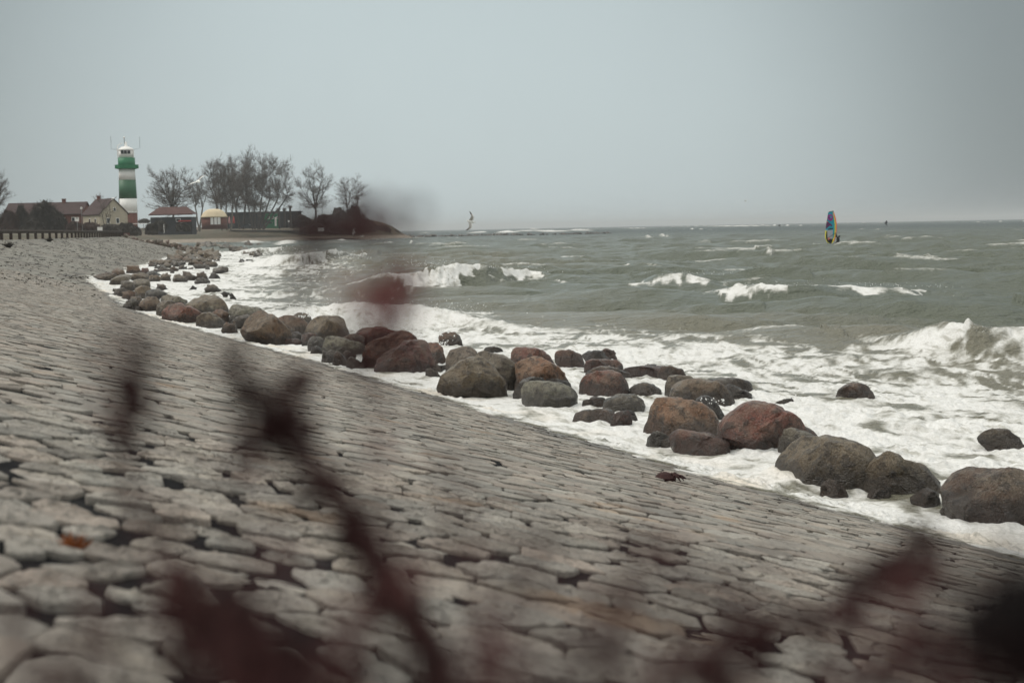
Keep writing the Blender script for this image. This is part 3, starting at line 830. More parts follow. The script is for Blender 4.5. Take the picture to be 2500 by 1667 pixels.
def place_rock(name, poly, color, label, angular=.5, group='boulders along the foot of the revetment', z0=0.0, depth_k=.46, sub=4, sink=.4, seed=1, jit=.10, cat='boulder'):
    poly = np.array(poly, float)
    mid_ = np.array([(poly[:, 0].min() + poly[:, 0].max()) / 2, poly[:, 1].max()])
    poly = mid_ + (poly - mid_) * np.array([1.07, 1.03]) + np.array([0, np.ptp(poly[:, 1]) * .03])
    cx = (poly[:, 0].min() + poly[:, 0].max()) / 2; yb = poly[:, 1].max(); yt = poly[:, 1].min()
    wpx = np.ptp(poly[:, 0])
    base = G(cx, yb, z0)
    half = .5 * wpx * base.y / FPX
    dep = max(half * 2 * depth_k, .12)
    Yc = base.y + dep * .5
    cy = yb - .40 * (yb - yt)
    c = P(cx, cy, Yc)
    k = (c - CAMV).length / (ray(cx, cy).length * FPX)
    view = (c - CAMV).normalized()
    uu = Vector((view.y, -view.x, 0)).normalized(); vv = uu.cross(view).normalized()
    if vv.z < 0: vv = -vv
    uv = []
    for x, y in poly:                                  # outline in metres about the centre
        pt = P(x, y, c.y); dlt = pt - c
        uv.append((dlt.dot(uu), dlt.dot(vv)))
    uv = np.array(uv)
    low = uv[:, 1] < 0
    uv[low, 1] -= sink * np.clip(-uv[low, 1] / (-uv[:, 1].min() + 1e-6), 0, 1)      # foot goes under the foam
    th = np.linspace(-np.pi, np.pi, 181)
    cl = np.vstack([uv, uv[:1]])
    cl = np.concatenate([np.linspace(cl[i], cl[i + 1], 24, endpoint=False) for i in range(len(cl) - 1)])
    at = np.arctan2(cl[:, 1], cl[:, 0]); rr = np.hypot(cl[:, 0], cl[:, 1])
    o = np.argsort(at); at, rr = at[o], rr[o]
    at = np.concatenate([at - 2 * np.pi, at, at + 2 * np.pi]); rr = np.concatenate([rr, rr, rr])
    rad = np.interp(th, at, rr)
    kk = np.array([1, 2, 3, 2, 1.]); kk /= kk.sum()
    rad = np.convolve(np.concatenate([rad[-3:-1], rad, rad[1:3]]), kk, 'valid')
    p, F = rock_shape(lambda t: np.interp(t, th, rad), dep, sub, seed, angular)
    Wd_ = np.outer(p[:, 0], uu) + np.outer(p[:, 1], vv) + np.outer(p[:, 2], view)
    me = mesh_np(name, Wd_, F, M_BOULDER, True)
    me.set_sharp_from_angle(angle=R(24))
    o = link(name, me, None, tuple(c))
    rgc = np.random.default_rng(seed + 500)
    col_ = np.array(ROCKCOL[color]) * .60 * rgc.uniform(1 - jit, 1 + jit) * rgc.uniform(.95, 1.05, 3)
    o.color = (*col_, 1)
    return setp(o, label, cat, group)
CR = {'4': (200, 580, .25510), '5': (560, 720, .29762), '6': (1060, 800, .34014), '7': (1550, 880, .40391)}
ROCKS = [
('7', "1855,820 1880,740 1930,660 2000,628 2110,628 2250,645 2420,690 2480,800 2480,960 2300,970 2130,910 1960,880 1880,850", 'dbrown', .35, "largest dark brown boulder, cut off by the right edge of the frame"),
('7', "1330,740 1350,690 1420,640 1500,560 1540,545 1640,590 1760,650 1840,710 1850,760 1820,790 1700,795 1560,800 1400,790", 'olive', .6, "peaked olive grey boulder, second from the right edge of the frame"),
('7', "855,660 870,580 920,510 990,460 1080,450 1200,465 1330,490 1410,530 1445,600 1430,660 1350,720 1230,730 1110,755 1050,740 950,690", 'olive', .3, "loaf-shaped grey brown boulder behind the cream foam heap"),
('7', "870,570 875,470 900,420 950,408 1030,425 1075,455 1060,540 960,570", 'grey', .3, "small grey boulder peeping out behind the big loaf-shaped boulder"),
('7', "490,440 530,370 600,300 660,250 740,240 840,260 930,310 1010,370 1080,420 1120,460 1060,500 880,515 680,535 560,520", 'red', .35, "huge deep red domed boulder, the reddest in the row"),
('7', "62,440 75,380 110,280 140,230 230,225 330,235 400,260 460,310 495,370 500,420 480,450 300,460 150,460", 'orange', .35, "big orange brown boulder with a broad flat top beside the deep red dome"),
('7', "232,500 235,440 270,405 330,415 420,435 500,460 560,490 580,530 440,555 330,535 260,525", 'red', .15, "smooth plain red boulder lying in front of the orange brown one"),
('7', "55,490 90,450 130,425 180,440 222,470 225,515 140,515 80,505", 'slate', .5, "small dark grey boulder at the left foot of the orange brown boulder"),
('7', "140,518 165,480 205,468 235,490 230,522", 'grey', .4, "small foam-speckled grey stone beside the smooth red boulder"),
('7', "1105,785 1140,740 1185,712 1230,730 1290,780 1315,815 1240,812 1160,805", 'brown', .6, "small pointed brown stone in the foam right of the cream foam heap"),
('7', "1400,810 1420,785 1470,778 1540,790 1550,825 1430,828", 'dbrown', .4, "low dark stone in the foam under the peaked olive boulder"),
('7', "1670,825 1720,785 1770,772 1830,795 1868,850 1800,866 1720,855", 'dbrown', .4, "dark brown rounded stone wedged left of the largest boulder"),
('7', "1855,905 1880,875 1980,875 2060,895 2115,915 2110,940 1990,935 1880,920", 'dbrown', .6, "flat dark slab awash at the foot of the largest boulder"),
('7', "1178,210 1240,175 1290,140 1345,128 1400,150 1440,190 1478,238 1380,236 1260,228", 'brown', .35, "lone triangular brown rock standing out in the foamy water"),
('7', "2075,475 2110,430 2170,408 2250,420 2320,460 2375,505 2360,535 2260,545 2180,515", 'dbrown', .5, "dark half-drowned rock in the foam at the right edge"),
('7', "365,245 400,212 450,212 490,250 545,310 565,355 480,345 420,310", 'dark', .5, "wet blackish green rock squeezed behind the orange brown boulder"),
('7', "180,225 185,140 210,95 270,85 340,95 360,120 300,200 230,225", 'grey', .3, "rounded grey back boulder touching the olive brown block"),
('7', "225,225 240,150 290,115 400,112 500,125 540,150 580,210 615,268 560,278 450,272 330,255", 'olive', .45, "olive brown block with a rusty top behind the orange brown boulder"),
('7', "432,112 520,100 620,103 680,125 715,165 724,194 640,194 540,160", 'dbrown', .25, "dark brown humped boulder behind the olive brown block"),
('7', "548,160 580,137 630,165 700,200 765,238 700,244 600,212", 'slate', .6, "leaning dark grey slab right of the olive brown block"),
('7', "853,255 900,230 950,230 1002,264 940,272 880,265", 'dbrown', .4, "small dark rock with foam strings washing over it"),
('6', "42,400 60,340 130,290 200,235 260,205 305,198 350,220 420,290 490,370 520,430 522,478 440,487 380,482 250,442 100,442", 'olive', .6, "big triangular grey brown boulder nearest the paving in mid shore"),
('6', "70,320 90,220 120,160 180,140 250,142 305,165 300,230 200,340 80,340", 'grey', .35, "grey rounded boulder behind the left of the big triangular one"),
('6', "300,190 360,162 440,180 520,215 580,260 590,330 560,430 500,440 380,320", 'grey', .5, "grey boulder with a rust red patch between the triangular and the pink one"),
('6', "570,430 590,330 600,260 640,225 720,203 790,215 850,260 920,320 968,372 960,440 800,450 640,450", 'orange', .5, "pinkish orange boulder with a dark groove behind the pale oval stone"),
('6', "558,235 562,180 590,145 660,138 740,155 800,185 840,225 872,268 780,310 620,300", 'red', .6, "brick-red angular boulder behind the pinkish orange one"),
('6', "548,498 580,430 640,375 710,350 790,360 790,430 650,498", 'dark', .4, "black boulder left of and behind the pale oval stone"),
('6', "800,370 900,365 975,395 1012,458 940,466 820,430", 'dark', .4, "black boulder showing above the right end of the pale oval stone"),
('6', "640,510 640,440 660,400 710,380 800,382 900,398 970,425 1012,470 1020,530 990,562 880,565 760,554 680,540", 'pale', .2, "pale olive oval stone with a smooth rounded top"),
('6', "1038,465 1050,400 1090,340 1150,312 1250,303 1320,330 1380,390 1402,440 1402,478 1300,482 1180,475", 'red', .3, "rounded rusty red boulder standing alone right of the pale oval stone"),
('6', "1078,310 1090,250 1130,228 1230,223 1310,235 1350,265 1365,305 1250,330 1120,330", 'red', .35, "brown red boulder with a flat top behind the rusty dome"),
('6', "1075,335 1150,285 1210,275 1300,290 1400,325 1470,372 1380,374 1200,360", 'brown', .5, "low brown ridge of rock just behind the rusty dome"),
('6', "868,220 880,170 920,157 990,162 1050,190 1095,240 1050,252 930,240", 'red', .4, "small reddish block in the foam left of the flat grey rock"),
('6', "1058,195 1120,168 1200,165 1250,200 1255,218 1130,212", 'slate', .5, "flat grey rock barely above the foam, furthest out in mid shore"),
('6', "1213,165 1250,153 1290,170 1318,200 1250,200", 'red', .5, "small red stone touching the flat grey rock"),
('6', "1362,305 1430,280 1540,268 1650,268 1730,285 1765,305 1650,336 1500,345 1400,336", 'dred', .3, "long low dark red rock awash in the foam"),
('6', "1588,372 1610,310 1640,275 1700,275 1780,300 1865,355 1800,370 1700,375", 'brown', .45, "red brown wedge rock at the right end of the long low red rock"),
('6', "1398,450 1440,410 1500,387 1560,400 1620,445 1655,485 1560,475 1450,464", 'dbrown', .5, "dark low peaked rock between the rusty dome and the olive block"),
('6', "1208,580 1220,530 1260,495 1340,475 1430,480 1490,515 1514,560 1506,600 1400,596 1280,605", 'grey', .15, "smooth grey brown oval stone resting among low red rocks"),
('6', "1028,568 1070,520 1140,495 1220,500 1240,540 1200,566 1100,570", 'brown', .4, "low brown rock left of the smooth grey brown oval"),
('6', "973,664 1010,615 1060,590 1160,580 1250,580 1292,610 1290,655 1200,680 1080,684", 'brown', .4, "red brown rock with white foam runs, nearest the paving below the oval"),
('6', "1263,695 1275,640 1310,605 1380,590 1412,620 1417,694 1350,712", 'dred', .6, "split dark red stone right of the foam-streaked rock"),
('6', "1380,630 1400,590 1440,610 1478,662 1440,680", 'dark', .5, "small dark stone leaning on the split dark red stone"),
('6', "22,110 40,60 80,32 140,30 180,55 208,105 195,120 120,106", 'brown', .3, "round brown boulder alone in the foam behind the dark red pair"),
('6', "318,165 370,142 430,135 480,148 518,164 420,170", 'dbrown', .5, "flat dark rock tip in the foam behind the grey boulders"),
('5', "1198,580 1220,530 1330,440 1420,390 1490,373 1580,380 1610,400 1650,480 1677,580 1672,625 1600,655 1400,650 1240,645", 'dred', .7, "big angular dark red boulder in front, right half of the dark red pair"),
('5', "1088,520 1110,420 1200,370 1300,330 1390,295 1450,283 1500,310 1548,375 1500,440 1350,540 1200,620 1120,580", 'red', .7, "tall tilted red boulder, upper half of the dark red pair"),
('5', "1028,325 1080,280 1150,262 1230,262 1290,285 1375,302 1330,360 1200,400 1110,380", 'red', .5, "broad red brown boulder behind the tall tilted red one"),
('5', "918,350 990,320 1050,320 1115,352 1112,410 1020,405", 'brown', .5, "brown stone between the pale slab and the broad red brown boulder"),
('5', "613,310 640,260 700,195 770,172 880,173 930,200 960,260 988,315 960,340 820,355 760,360 650,320", 'olive', .4, "dark olive boulder with a coral red patch on its right face"),
('5', "768,440 790,360 820,332 900,345 1010,375 1104,412 1108,445 1090,492 960,480 830,460", 'pale', .75, "pale slab with a flat tilted top left of the dark red pair"),
('5', "638,450 650,370 690,335 740,345 794,392 760,450 720,460", 'slate', .75, "grey angular stone with fine layers left of the pale slab"),
('5', "578,390 600,330 650,310 720,325 742,355 650,396", 'red', .5, "low rusty stone under the dark olive boulder"),
('5', "645,485 680,430 720,415 765,455 740,487", 'slate', .7, "small dark wedge stone on the paving side of the layered grey stone"),
('5', "758,566 770,490 810,460 865,462 875,505 840,574", 'slate', .6, "first of three small dark stones in a row on the paving edge, leftmost and greyest"),
('5', "838,580 860,490 885,452 940,500 985,550 930,586", 'dbrown', .75, "pointed dark brown stone, middle of three small dark stones on the paving edge"),
('5', "923,510 955,452 1000,470 1022,505 980,550", 'dbrown', .6, "small brown stone jammed behind the three dark stones on the paving edge"),
('5', "950,606 970,540 1005,505 1080,550 1160,590 1205,624 1060,630", 'dbrown', .75, "low dark slab, rightmost of the dark stones on the paving edge"),
('5', "1618,410 1650,388 1710,395 1750,430 1768,495 1740,540 1680,540", 'red', .5, "brown red block tucked behind the right side of the dark red pair"),
('5', "1612,695 1615,610 1650,597 1700,630 1745,665 1738,700", 'dbrown', .7, "small dark cube-like stone between the dark red pair and the triangular boulder"),
('5', "1678,650 1690,580 1770,575 1780,650", 'grey', .6, "grey stone half hidden behind the small cube-like stone"),
('5', "112,310 120,220 160,170 220,130 270,117 320,145 380,180 440,240 490,290 514,352 470,390 360,400 230,360", 'brown', .8, "craggy brown boulder with pale veins, biggest in the left group"),
('5', "390,200 450,162 520,165 600,190 650,230 640,310 520,330", 'brown', .4, "brown boulder behind the craggy veined one"),
('5', "518,180 560,147 620,148 660,175 684,214 640,240 580,210", 'grey', .4, "white-speckled rounded rock top behind the craggy boulder"),
('5', "0,215 10,120 40,75 120,85 260,105 250,165 150,190 60,210", 'pale', .85, "flat-topped pale block left of the craggy boulder"),
('5', "8,230 60,180 160,155 172,205 110,270 30,260", 'slate', .6, "smooth slate grey stone under the flat-topped pale block"),
('5', "508,356 520,310 560,300 602,335 580,368", 'slate', .3, "little round grey stone right of the craggy boulder"),
('5', "448,400 470,362 560,358 594,378 570,402", 'red', .3, "flat brick-red stone at the foot of the craggy boulder"),
('5', "572,430 600,395 640,385 645,432", 'slate', .5, "little dark stone in the foam under the layered grey stone"),
('5', "-2,295 10,235 40,230 62,268 40,296", 'brown', .5, "little brown stone in foam below the slate grey stone"),
('4', "758,776 790,700 830,650 880,632 950,628 1040,665 1134,712 1134,745 1060,786 930,800 820,786", 'red', .8, "cracked red brown block on the paving edge of the left group"),
('4', "988,640 1080,580 1150,557 1230,560 1260,545 1330,580 1380,640 1414,695 1390,730 1200,720 1050,690", 'olive', .45, "broad olive boulder with two humps at the back of the left group"),
('4', "1133,735 1170,680 1220,642 1260,650 1284,695 1200,725", 'pale', .7, "small pale pointed stone in front of the two-humped olive boulder"),
('4', "1238,730 1290,685 1350,685 1404,725 1392,800 1330,775", 'brown', .5, "brown round stone right of the small pale pointed one"),
('4', "1096,836 1110,765 1160,720 1220,712 1310,755 1374,795 1372,828 1240,846 1150,846", 'olive', .5, "pair-lobed grey brown stone right of the cracked red brown block"),
('4', "1345,876 1360,830 1400,815 1460,835 1484,876 1420,896", 'brown', .6, "small tan stone at the foam line before the slate grey stone"),
('4', "748,640 770,560 830,542 920,560 1012,608 960,660 850,660", 'grey', .3, "rounded grey stone left of the two-humped olive boulder"),
('4', "712,706 730,640 770,605 850,600 904,635 830,700 780,736", 'grey', .4, "grey stone directly behind the cracked red brown block"),
('4', "548,650 570,600 620,570 700,565 742,602 738,645 660,696 580,694", 'olive', .3, "olive rounded stone right of the black angular one"),
('4', "392,656 430,610 480,580 520,600 568,660 500,700 440,696", 'dark', .85, "black angular stone, frontmost at the left end of the group"),
('4', "502,696 520,662 560,660 574,704", 'dbrown', .5, "tiny rusty stone beside the black angular one"),
('4', "462,600 500,565 560,570 582,615 540,640", 'dbrown', .5, "dark brown stone behind the black angular one"),
('4', "598,580 615,520 670,492 740,492 800,525 824,550 740,560 660,580", 'dark', .15, "smooth black oval stone in the left group"),
('4', "498,570 510,490 560,462 630,465 672,495 600,570", 'olive', .3, "olive dome left of the smooth black oval"),
('4', "372,586 400,530 450,505 505,518 500,580 440,592", 'brown', .4, "brown stone in front of the olive dome"),
('4', "298,540 340,490 400,480 442,505 390,560 340,570", 'slate', .4, "dark grey stone at the far left paving edge"),
('4', "286,528 300,490 340,490 332,536", 'dark', .4, "tiny black stone at the very left of the dark grey one"),
('4', "368,480 390,430 440,412 492,434 500,490 440,505", 'slate', .3, "slate round stone behind the dark grey edge stone"),
('4', "478,450 500,405 570,390 640,410 654,455 580,490 500,490", 'grey', .3, "grey humped stone right of the slate round one"),
('4', "256,436 290,395 340,370 420,345 480,360 440,410 330,446", 'grey', .35, "long flat grey stone lying on the lower paving"),
('4', "106,374 170,342 260,335 332,354 300,402 240,416 160,391", 'dbrown', .5, "flat dark stone stranded highest on the paving, leftmost of all"),
('4', "278,350 300,300 350,290 400,315 428,360 340,370", 'brown', .25, "brown dome just above the stranded flat dark stone"),
('4', "423,328 440,280 480,268 530,275 558,304 540,336", 'brown', .3, "brown round stone with foam at its foot right of the brown dome"),
('4', "438,380 500,345 580,335 644,370 640,396 540,408", 'olive', .35, "olive flat stone right of the long flat grey one"),
('4', "558,328 580,295 630,290 642,330 600,342", 'dred', .4, "small wine-red stone in the far heap, the only red one there"),
('4', "603,352 640,320 700,315 764,350 700,362", 'dark', .3, "dark oval stone next to the small wine-red stone"),
('4', "628,402 660,370 720,360 764,390 690,416", 'olive', .4, "olive stone below the dark oval one"),
('4', "738,386 780,345 830,350 854,400 780,406", 'grey', .4, "grey stone right of the olive stone under the dark oval"),
('4', "868,400 890,360 930,350 980,375 994,410 920,416", 'grey', .3, "pale grey dome at the foamy edge of the far heap"),
('4', "958,378 980,335 1030,330 1078,375 1078,400 1010,396", 'dbrown', .4, "dark brown round stone right of the pale grey dome"),
('4', "1093,391 1110,345 1160,335 1190,365 1218,394 1150,398", 'dbrown', .6, "brown pointed stone in foam, third from the sea side of the far heap"),
('4', "1078,441 1110,400 1170,390 1214,412 1198,446", 'slate', .4, "dark grey stone in foam below the brown pointed one"),
('4', "1223,374 1240,340 1280,340 1328,374 1270,380", 'dark', .5, "small black stone in the foam right of the brown pointed one"),
('4', "1183,500 1210,465 1250,445 1290,465 1324,505 1260,520", 'grey', .3, "lone grey stone splashed with white amid the foam sheet"),
('4', "1248,328 1260,295 1340,275 1398,288 1394,330 1320,342", 'slate', .5, "dark seaward block of the far heap"),
('4', "698,496 730,450 780,447 834,490 760,496", 'grey', .4, "small grey stone in foam behind the smooth black oval"),
('4', "1028,484 1060,458 1098,478 1060,490", 'dark', .5, "tiny dark rock tip left of the lone splashed stone"),
('4', "1338,534 1370,515 1408,533 1370,544", 'slate', .5, "tiny grey rock tip below the lone splashed stone, nearer one"),
('4', "1413,545 1445,537 1478,568 1440,574", 'dark', .6, "tiny black rock tip, furthest right below the lone splashed stone"),
]
for k_, (cr, pts, color, ang, lab) in enumerate(ROCKS):
    ox, oy, s_ = CR[cr]
    poly = [(ox + float(a.split(',')[0]) * s_, oy + float(a.split(',')[1]) * s_) for a in pts.split()]
    wpx = max(p[0] for p in poly) - min(p[0] for p in poly)
    grp = {'4': 'boulders of the left heap', '5': 'boulders in the middle of the row'}.get(cr, 'boulders along the foot of the revetment')
    place_rock('boulder', poly, color, lab, ang, grp, 0.0 if cr != '4' else .04, sub=5 if wpx > 130 else (4 if wpx > 36 else 3), sink=.45 if wpx > 60 else .25, seed=k_ + 1)
# heaps of smaller stones further off: shared meshes, each stone its own object
var_mesh = []
for k_ in range(12):
    rg = np.random.default_rng(900 + k_)
    ph = rg.uniform(0, 6.28, 3); am = rg.uniform(.03, .16, 3); asp = rg.uniform(.55, .85)
    f_ = lambda t: (1 + am[0] * np.cos(2 * t + ph[0]) + am[1] * np.cos(3 * t + ph[1]) + am[2] * np.cos(5 * t + ph[2])) * np.hypot(np.cos(t), asp * np.sin(t))
    p, F_ = rock_shape(f_, rg.uniform(.7, .95), 3, 40 + k_, rg.uniform(.4, .9))
    p = p[:, [0, 2, 1]]
    var_mesh.append(mesh_np('heap_stone', p, F_, M_BOULDER, True))
def heap(n, pick, size, label, group, colors, name='heap_stone', cat='stone', zfun=None, y_min=None):
    made = []
    for _ in range(n):
        px, py = pick()
        if zfun is None: w = G(px, py, 0.0)
        else: w = zfun(px, py)
        r = size(px, py) * w.y / FPX * .5
        o = link(name, var_mesh[int(rng.integers(12))], None, (w.x, w.y + r * .5, w.z + r * .12))
        o.scale = (r, r * rng.uniform(.8, 1.1), r * rng.uniform(.75, 1.05)); o.rotation_euler = (rng.normal(0, .2), rng.normal(0, .2), rng.uniform(0, 6.28))
        cn_ = colors[int(rng.integers(len(colors)))]
        cc = .58 * np.array(ROCKCOL[cn_]) * rng.uniform(.8, 1.2)
        o.color = (*cc, 1)
        setp(o, label, cat, group); made.append((px, o, cn_))
    if n < 60:
        made.sort(key=lambda m: m[0]); word = dict(olive='olive', grey='grey', brown='brown', slate='slate grey', dbrown='dark brown', dark='blackish')
        for i, (px, o, cn_) in enumerate(made):
            j = i + 1; th_ = 'th' if 10 < j % 100 < 14 else {1: 'st', 2: 'nd', 3: 'rd'}.get(j % 10, 'th')
            o['label'] = f'{word[cn_]} {label}, {j}{th_} from left'
def c4(x, y): return 200 + x * .2551, 580 + y * .2551
def band(pts, wid):
    pts = np.array(pts, float); L = np.concatenate([[0], np.cumsum(np.hypot(*np.diff(pts, axis=0).T))])
    def f():
        u = rng.random() * L[-1]
        return c4(np.interp(u, L, pts[:, 0]) + rng.normal(0, 12), np.interp(u, L, pts[:, 1]) + rng.normal(0, wid))
    return f
def heap_band(n, pts, wid, lo, hi, label, group, colors):
    heap(n, band(pts, wid), lambda x, y: rng.uniform(lo, hi), label, group, colors)
heap_band(46, [(640, 300), (800, 262), (960, 235), (1130, 225), (1280, 240)], 26, 16, 33, 'stone amid the far heap where the shore bends', 'stones of the far heap', ['olive', 'grey', 'brown', 'olive', 'slate'])
heap_band(22, [(700, 325), (900, 320), (1100, 300), (1200, 290)], 16, 14, 27, 'wet stone on the seaward side of the far heap', 'dark stones of the far heap', ['dbrown', 'slate', 'brown'])
heap_band(26, [(860, 215), (1000, 185), (1150, 175), (1290, 190)], 14, 18, 36, 'stone along the back of the far heap', 'top stones of the far heap', ['olive', 'grey'])
heap_band(34, [(1080, 110), (1250, 95), (1400, 105), (1520, 140), (1620, 160), (1700, 178)], 10, 16, 33, 'stone of the low spit in the surf', 'stones of the spit', ['grey', 'olive', 'slate'])
heap_band(9, [(1450, 240), (1560, 245), (1620, 240)], 6, 8, 17, 'stone awash in the surf off the spit', 'stones awash off the spit', ['dark', 'slate'])
heap_band(5, [(1520, 85), (1620, 75), (1700, 78)], 5, 12, 24, 'rock lying offshore behind the spit', 'rocks offshore behind the spit', ['slate', 'dbrown'])
def zr(px, py):
    best = None
    for z in np.arange(3.05, -.3, -.05):
        w = G(px, py, z)
        if w.y < 0 or w.y > 420: continue
        if zland(w.x, w.y) >= z - .05: return Vector((w.x, w.y, max(zland(w.x, w.y), 0.0)))
    w = G(px, py, 0.0); return w
def rub_pick(): return 282 + 205 * rng.random() ** .9, 600
def spot_rubble(px, py):
    Y = 245.5 + rng.uniform(0, 6); w = P(px, 600, Y)
    d = float(inland(np.array([w.x]), np.array([Y - 4.0]))[0])
    return Vector((w.x, Y, float(zslope(np.clip(d, 0, 11.8))) + rng.uniform(-.25, .55)))
heap(170, rub_pick, lambda x, y: rng.uniform(7, 17), 'small grey brown stone of the rubble bank at the end of the paving', 'stones of the rubble bank', ['olive', 'grey', 'brown', 'pink', 'grey'], zfun=spot_rubble)
# far breakwater: a low line of dark rocks off the point
BW = [(940, 578), (1013, 576), (1100, 573), (1194, 571), (1300, 569.5), (1400, 568.5), (1504, 567.2)]
def bw_spot(px, py):
    w = P(px, py, 620 + rng.uniform(-4, 4)); return Vector((w.x, w.y, -.1))
def bw_pick():
    u = rng.random() ** 1.25; x = 930 + u * 570; return x, 572
heap(150, bw_pick, lambda x, y: rng.uniform(6, 15) * (1.0 if x < 1350 else .8), 'dark stone of the low breakwater beyond the headland point', 'breakwater stones', ['slate', 'dark', 'slate'], name='breakwater_stone', zfun=bw_spot)
print('T rocks', time.process_time())
# ------------------------------------------------------------------ background materials
M_WHITE = mat('white_paint', (0.92, 0.90, 0.87), .6, .05, .6)
M_GREEN = mat('green_paint', (0.055, 0.155, 0.085), .5, .10, .6)
M_GREEN2 = mat('bright_green_paint', (0.02, 0.19, 0.085), .5, .10, .6)
M_BRICK = mat('red_brick', (0.17, 0.075, 0.06), .9, .2, 1.5)
M_ROOF = mat('brown_roof_tiles', (0.058, 0.034, 0.033), .85, .2, 1.2)
M_ROOF2 = mat('red_roof_tiles', (0.088, 0.042, 0.037), .85, .2, 1.2)
M_CREAM = mat('cream_render', (0.46, 0.41, 0.32), .85, .08, 1.0)
M_DARKW = mat('dark_timber', (0.045, 0.046, 0.05), .85, .2, .8)
M_GLASS = mat('window_glass', (0.03, 0.035, 0.04), .12, .1, 1.0, spec=.6)
M_TENT = mat('cream_canvas', (0.66, 0.55, 0.38), .8, .06, .5)
M_BLACK = mat('black_metal', (0.02, 0.02, 0.02), .5, .1)
M_GREY = mat('grey_metal', (0.25, 0.26, 0.26), .5, .1)
M_WOOD = mat('weathered_fence_wood', (0.05, 0.036, 0.028), .9, .25, 2.0)
M_RED = mat('red_fabric', (0.40, 0.06, 0.05), .8, .1)
M_SKIN = mat('skin', (0.45, 0.26, 0.19), .6, .05)
M_JKT = mat('pale_jacket', (0.55, 0.46, 0.40), .8, .1)
M_NAVY = mat('dark_clothes', (0.03, 0.032, 0.04), .8, .1)
M_PINK = mat('pink_jacket', (0.50, 0.26, 0.25), .8, .1)

def xloc(px, py, Y, z=None):
    w = P(px, py, Y)
    if z is not None: w.z = z
    return w
def c1(x, y): return x * .2381, 320 + y * .2381
def c2(x, y): return 340 + x * .3061, 340 + y * .3061
def c3(x, y): return 220 + x * .15944, 320 + y * .15944

# ------------------------------------------------------------------ lighthouse
Yl = 372.0; kl = Yl / FPX; kc3 = .15944 * kl
b0 = P(*c3(600, 1520), Yl)
lh = empty('lighthouse', (b0.x, b0.y, b0.z), 'tall white lighthouse with two green bands and a brick base', 'lighthouse')
def hz(y): return (1520 - y) * kc3
def rr_(px): return px * kc3
MB().lathe([(rr_(131), -1.5), (rr_(131), hz(1250))], 32).build('base', M_BRICK, lh, True)
def band_part(name, m, r0, r1, y0, y1, parent=lh):
    return MB().lathe([(rr_(r0), hz(y0)), (rr_(r1), hz(y1))], 40).build(name, m, parent, True)
band_part('lower_tower', M_WHITE, 134, 132, 1250, 1040)
MB().lathe([(rr_(139), hz(1256)), (rr_(139), hz(1242))], 40).build('ledge', M_WHITE, lh)
gb = band_part('green_band', M_GREEN, 133, 126, 1040, 760)
band_part('middle_tower', M_WHITE, 125, 119, 760, 592)
upd = band_part('upper_drum', M_GREEN2, 126, 126, 592, 424)
MB().lathe([(rr_(118), hz(598)), (rr_(172), hz(584)), (rr_(172), hz(530)), (rr_(168), hz(530)), (rr_(168), hz(572)), (rr_(118), hz(572))], 40).build('gallery', M_GREEN2, lh)
g_ = MB()
for k in range(20):
    a = k * 2 * math.pi / 20
    g_.box((rr_(173) * math.cos(a), rr_(173) * math.sin(a), (hz(584) + hz(528)) / 2), (.08, .08, hz(528) - hz(584)), Matrix.Rotation(a, 3, 'Z'))
g_.build('gallery_post', M_GREEN2, lh)
MB().lathe([(rr_(110), hz(424)), (rr_(110), hz(310))], 32).build('lantern_room', M_WHITE, lh, True)
for k in range(3):
    a = math.radians(-90 - 17 + k * 26)
    m = MB(); m.box((rr_(110) * math.cos(a), rr_(110) * math.sin(a), hz(342)), (.18, rr_(44), hz(316) - hz(368)), Matrix.Rotation(a, 3, 'Z'))
    m.build('lantern_window', M_GLASS, lh)
MB().lathe([(rr_(116), hz(312)), (rr_(112), hz(300)), (rr_(95), hz(280)), (rr_(60), hz(262)), (rr_(22), hz(250)), (rr_(14), hz(190)), (.1, hz(180))], 32).build('dome', M_WHITE, lh, True)
MB().tube([(-rr_(20), 0, hz(255)), (-rr_(22), 0, hz(135))], .09).build('mast', M_GREY, lh)
MB().lathe([(.05, hz(138)), (rr_(12), hz(130)), (rr_(17), hz(120)), (rr_(12), hz(110)), (.05, hz(105))], 12, (-rr_(22), 0, 0)).build('ball', M_WHITE, lh, True)
fr = MB()
for sx in (-1, 1):
    fr.tube([(sx * rr_(118), -rr_(30), hz(424)), (sx * rr_(118), -rr_(30), hz(300))], .12)
fr.tube([(-rr_(132), 0, hz(424)), (-rr_(132), 0, hz(270)), (-rr_(122), 0, hz(235)), (-rr_(60), 0, hz(200))], .09)
fr.tube([(-rr_(95), -rr_(40), hz(424)), (-rr_(95), -rr_(40), hz(290)), (-rr_(55), 0, hz(250))], .07)
fr.build('ladder_rail', M_WHITE, lh)
for sx, x in ((-1, 225), (1, 212)):
    MB().tube([(sx * rr_(115), 0, hz(300)), (sx * rr_(x - 40), 0, hz(292)), (sx * rr_(x), 0, hz(275 if sx > 0 else 288)), (sx * rr_(x), 0, hz(112 if sx > 0 else 95))], .045, 5).build('antenna', M_GREY, lh)
MB().box((-rr_(118), -rr_(58), hz(1080)), (.25, .25, hz(1040) - hz(1130))).build('drain_pipe', M_GREY, lh)

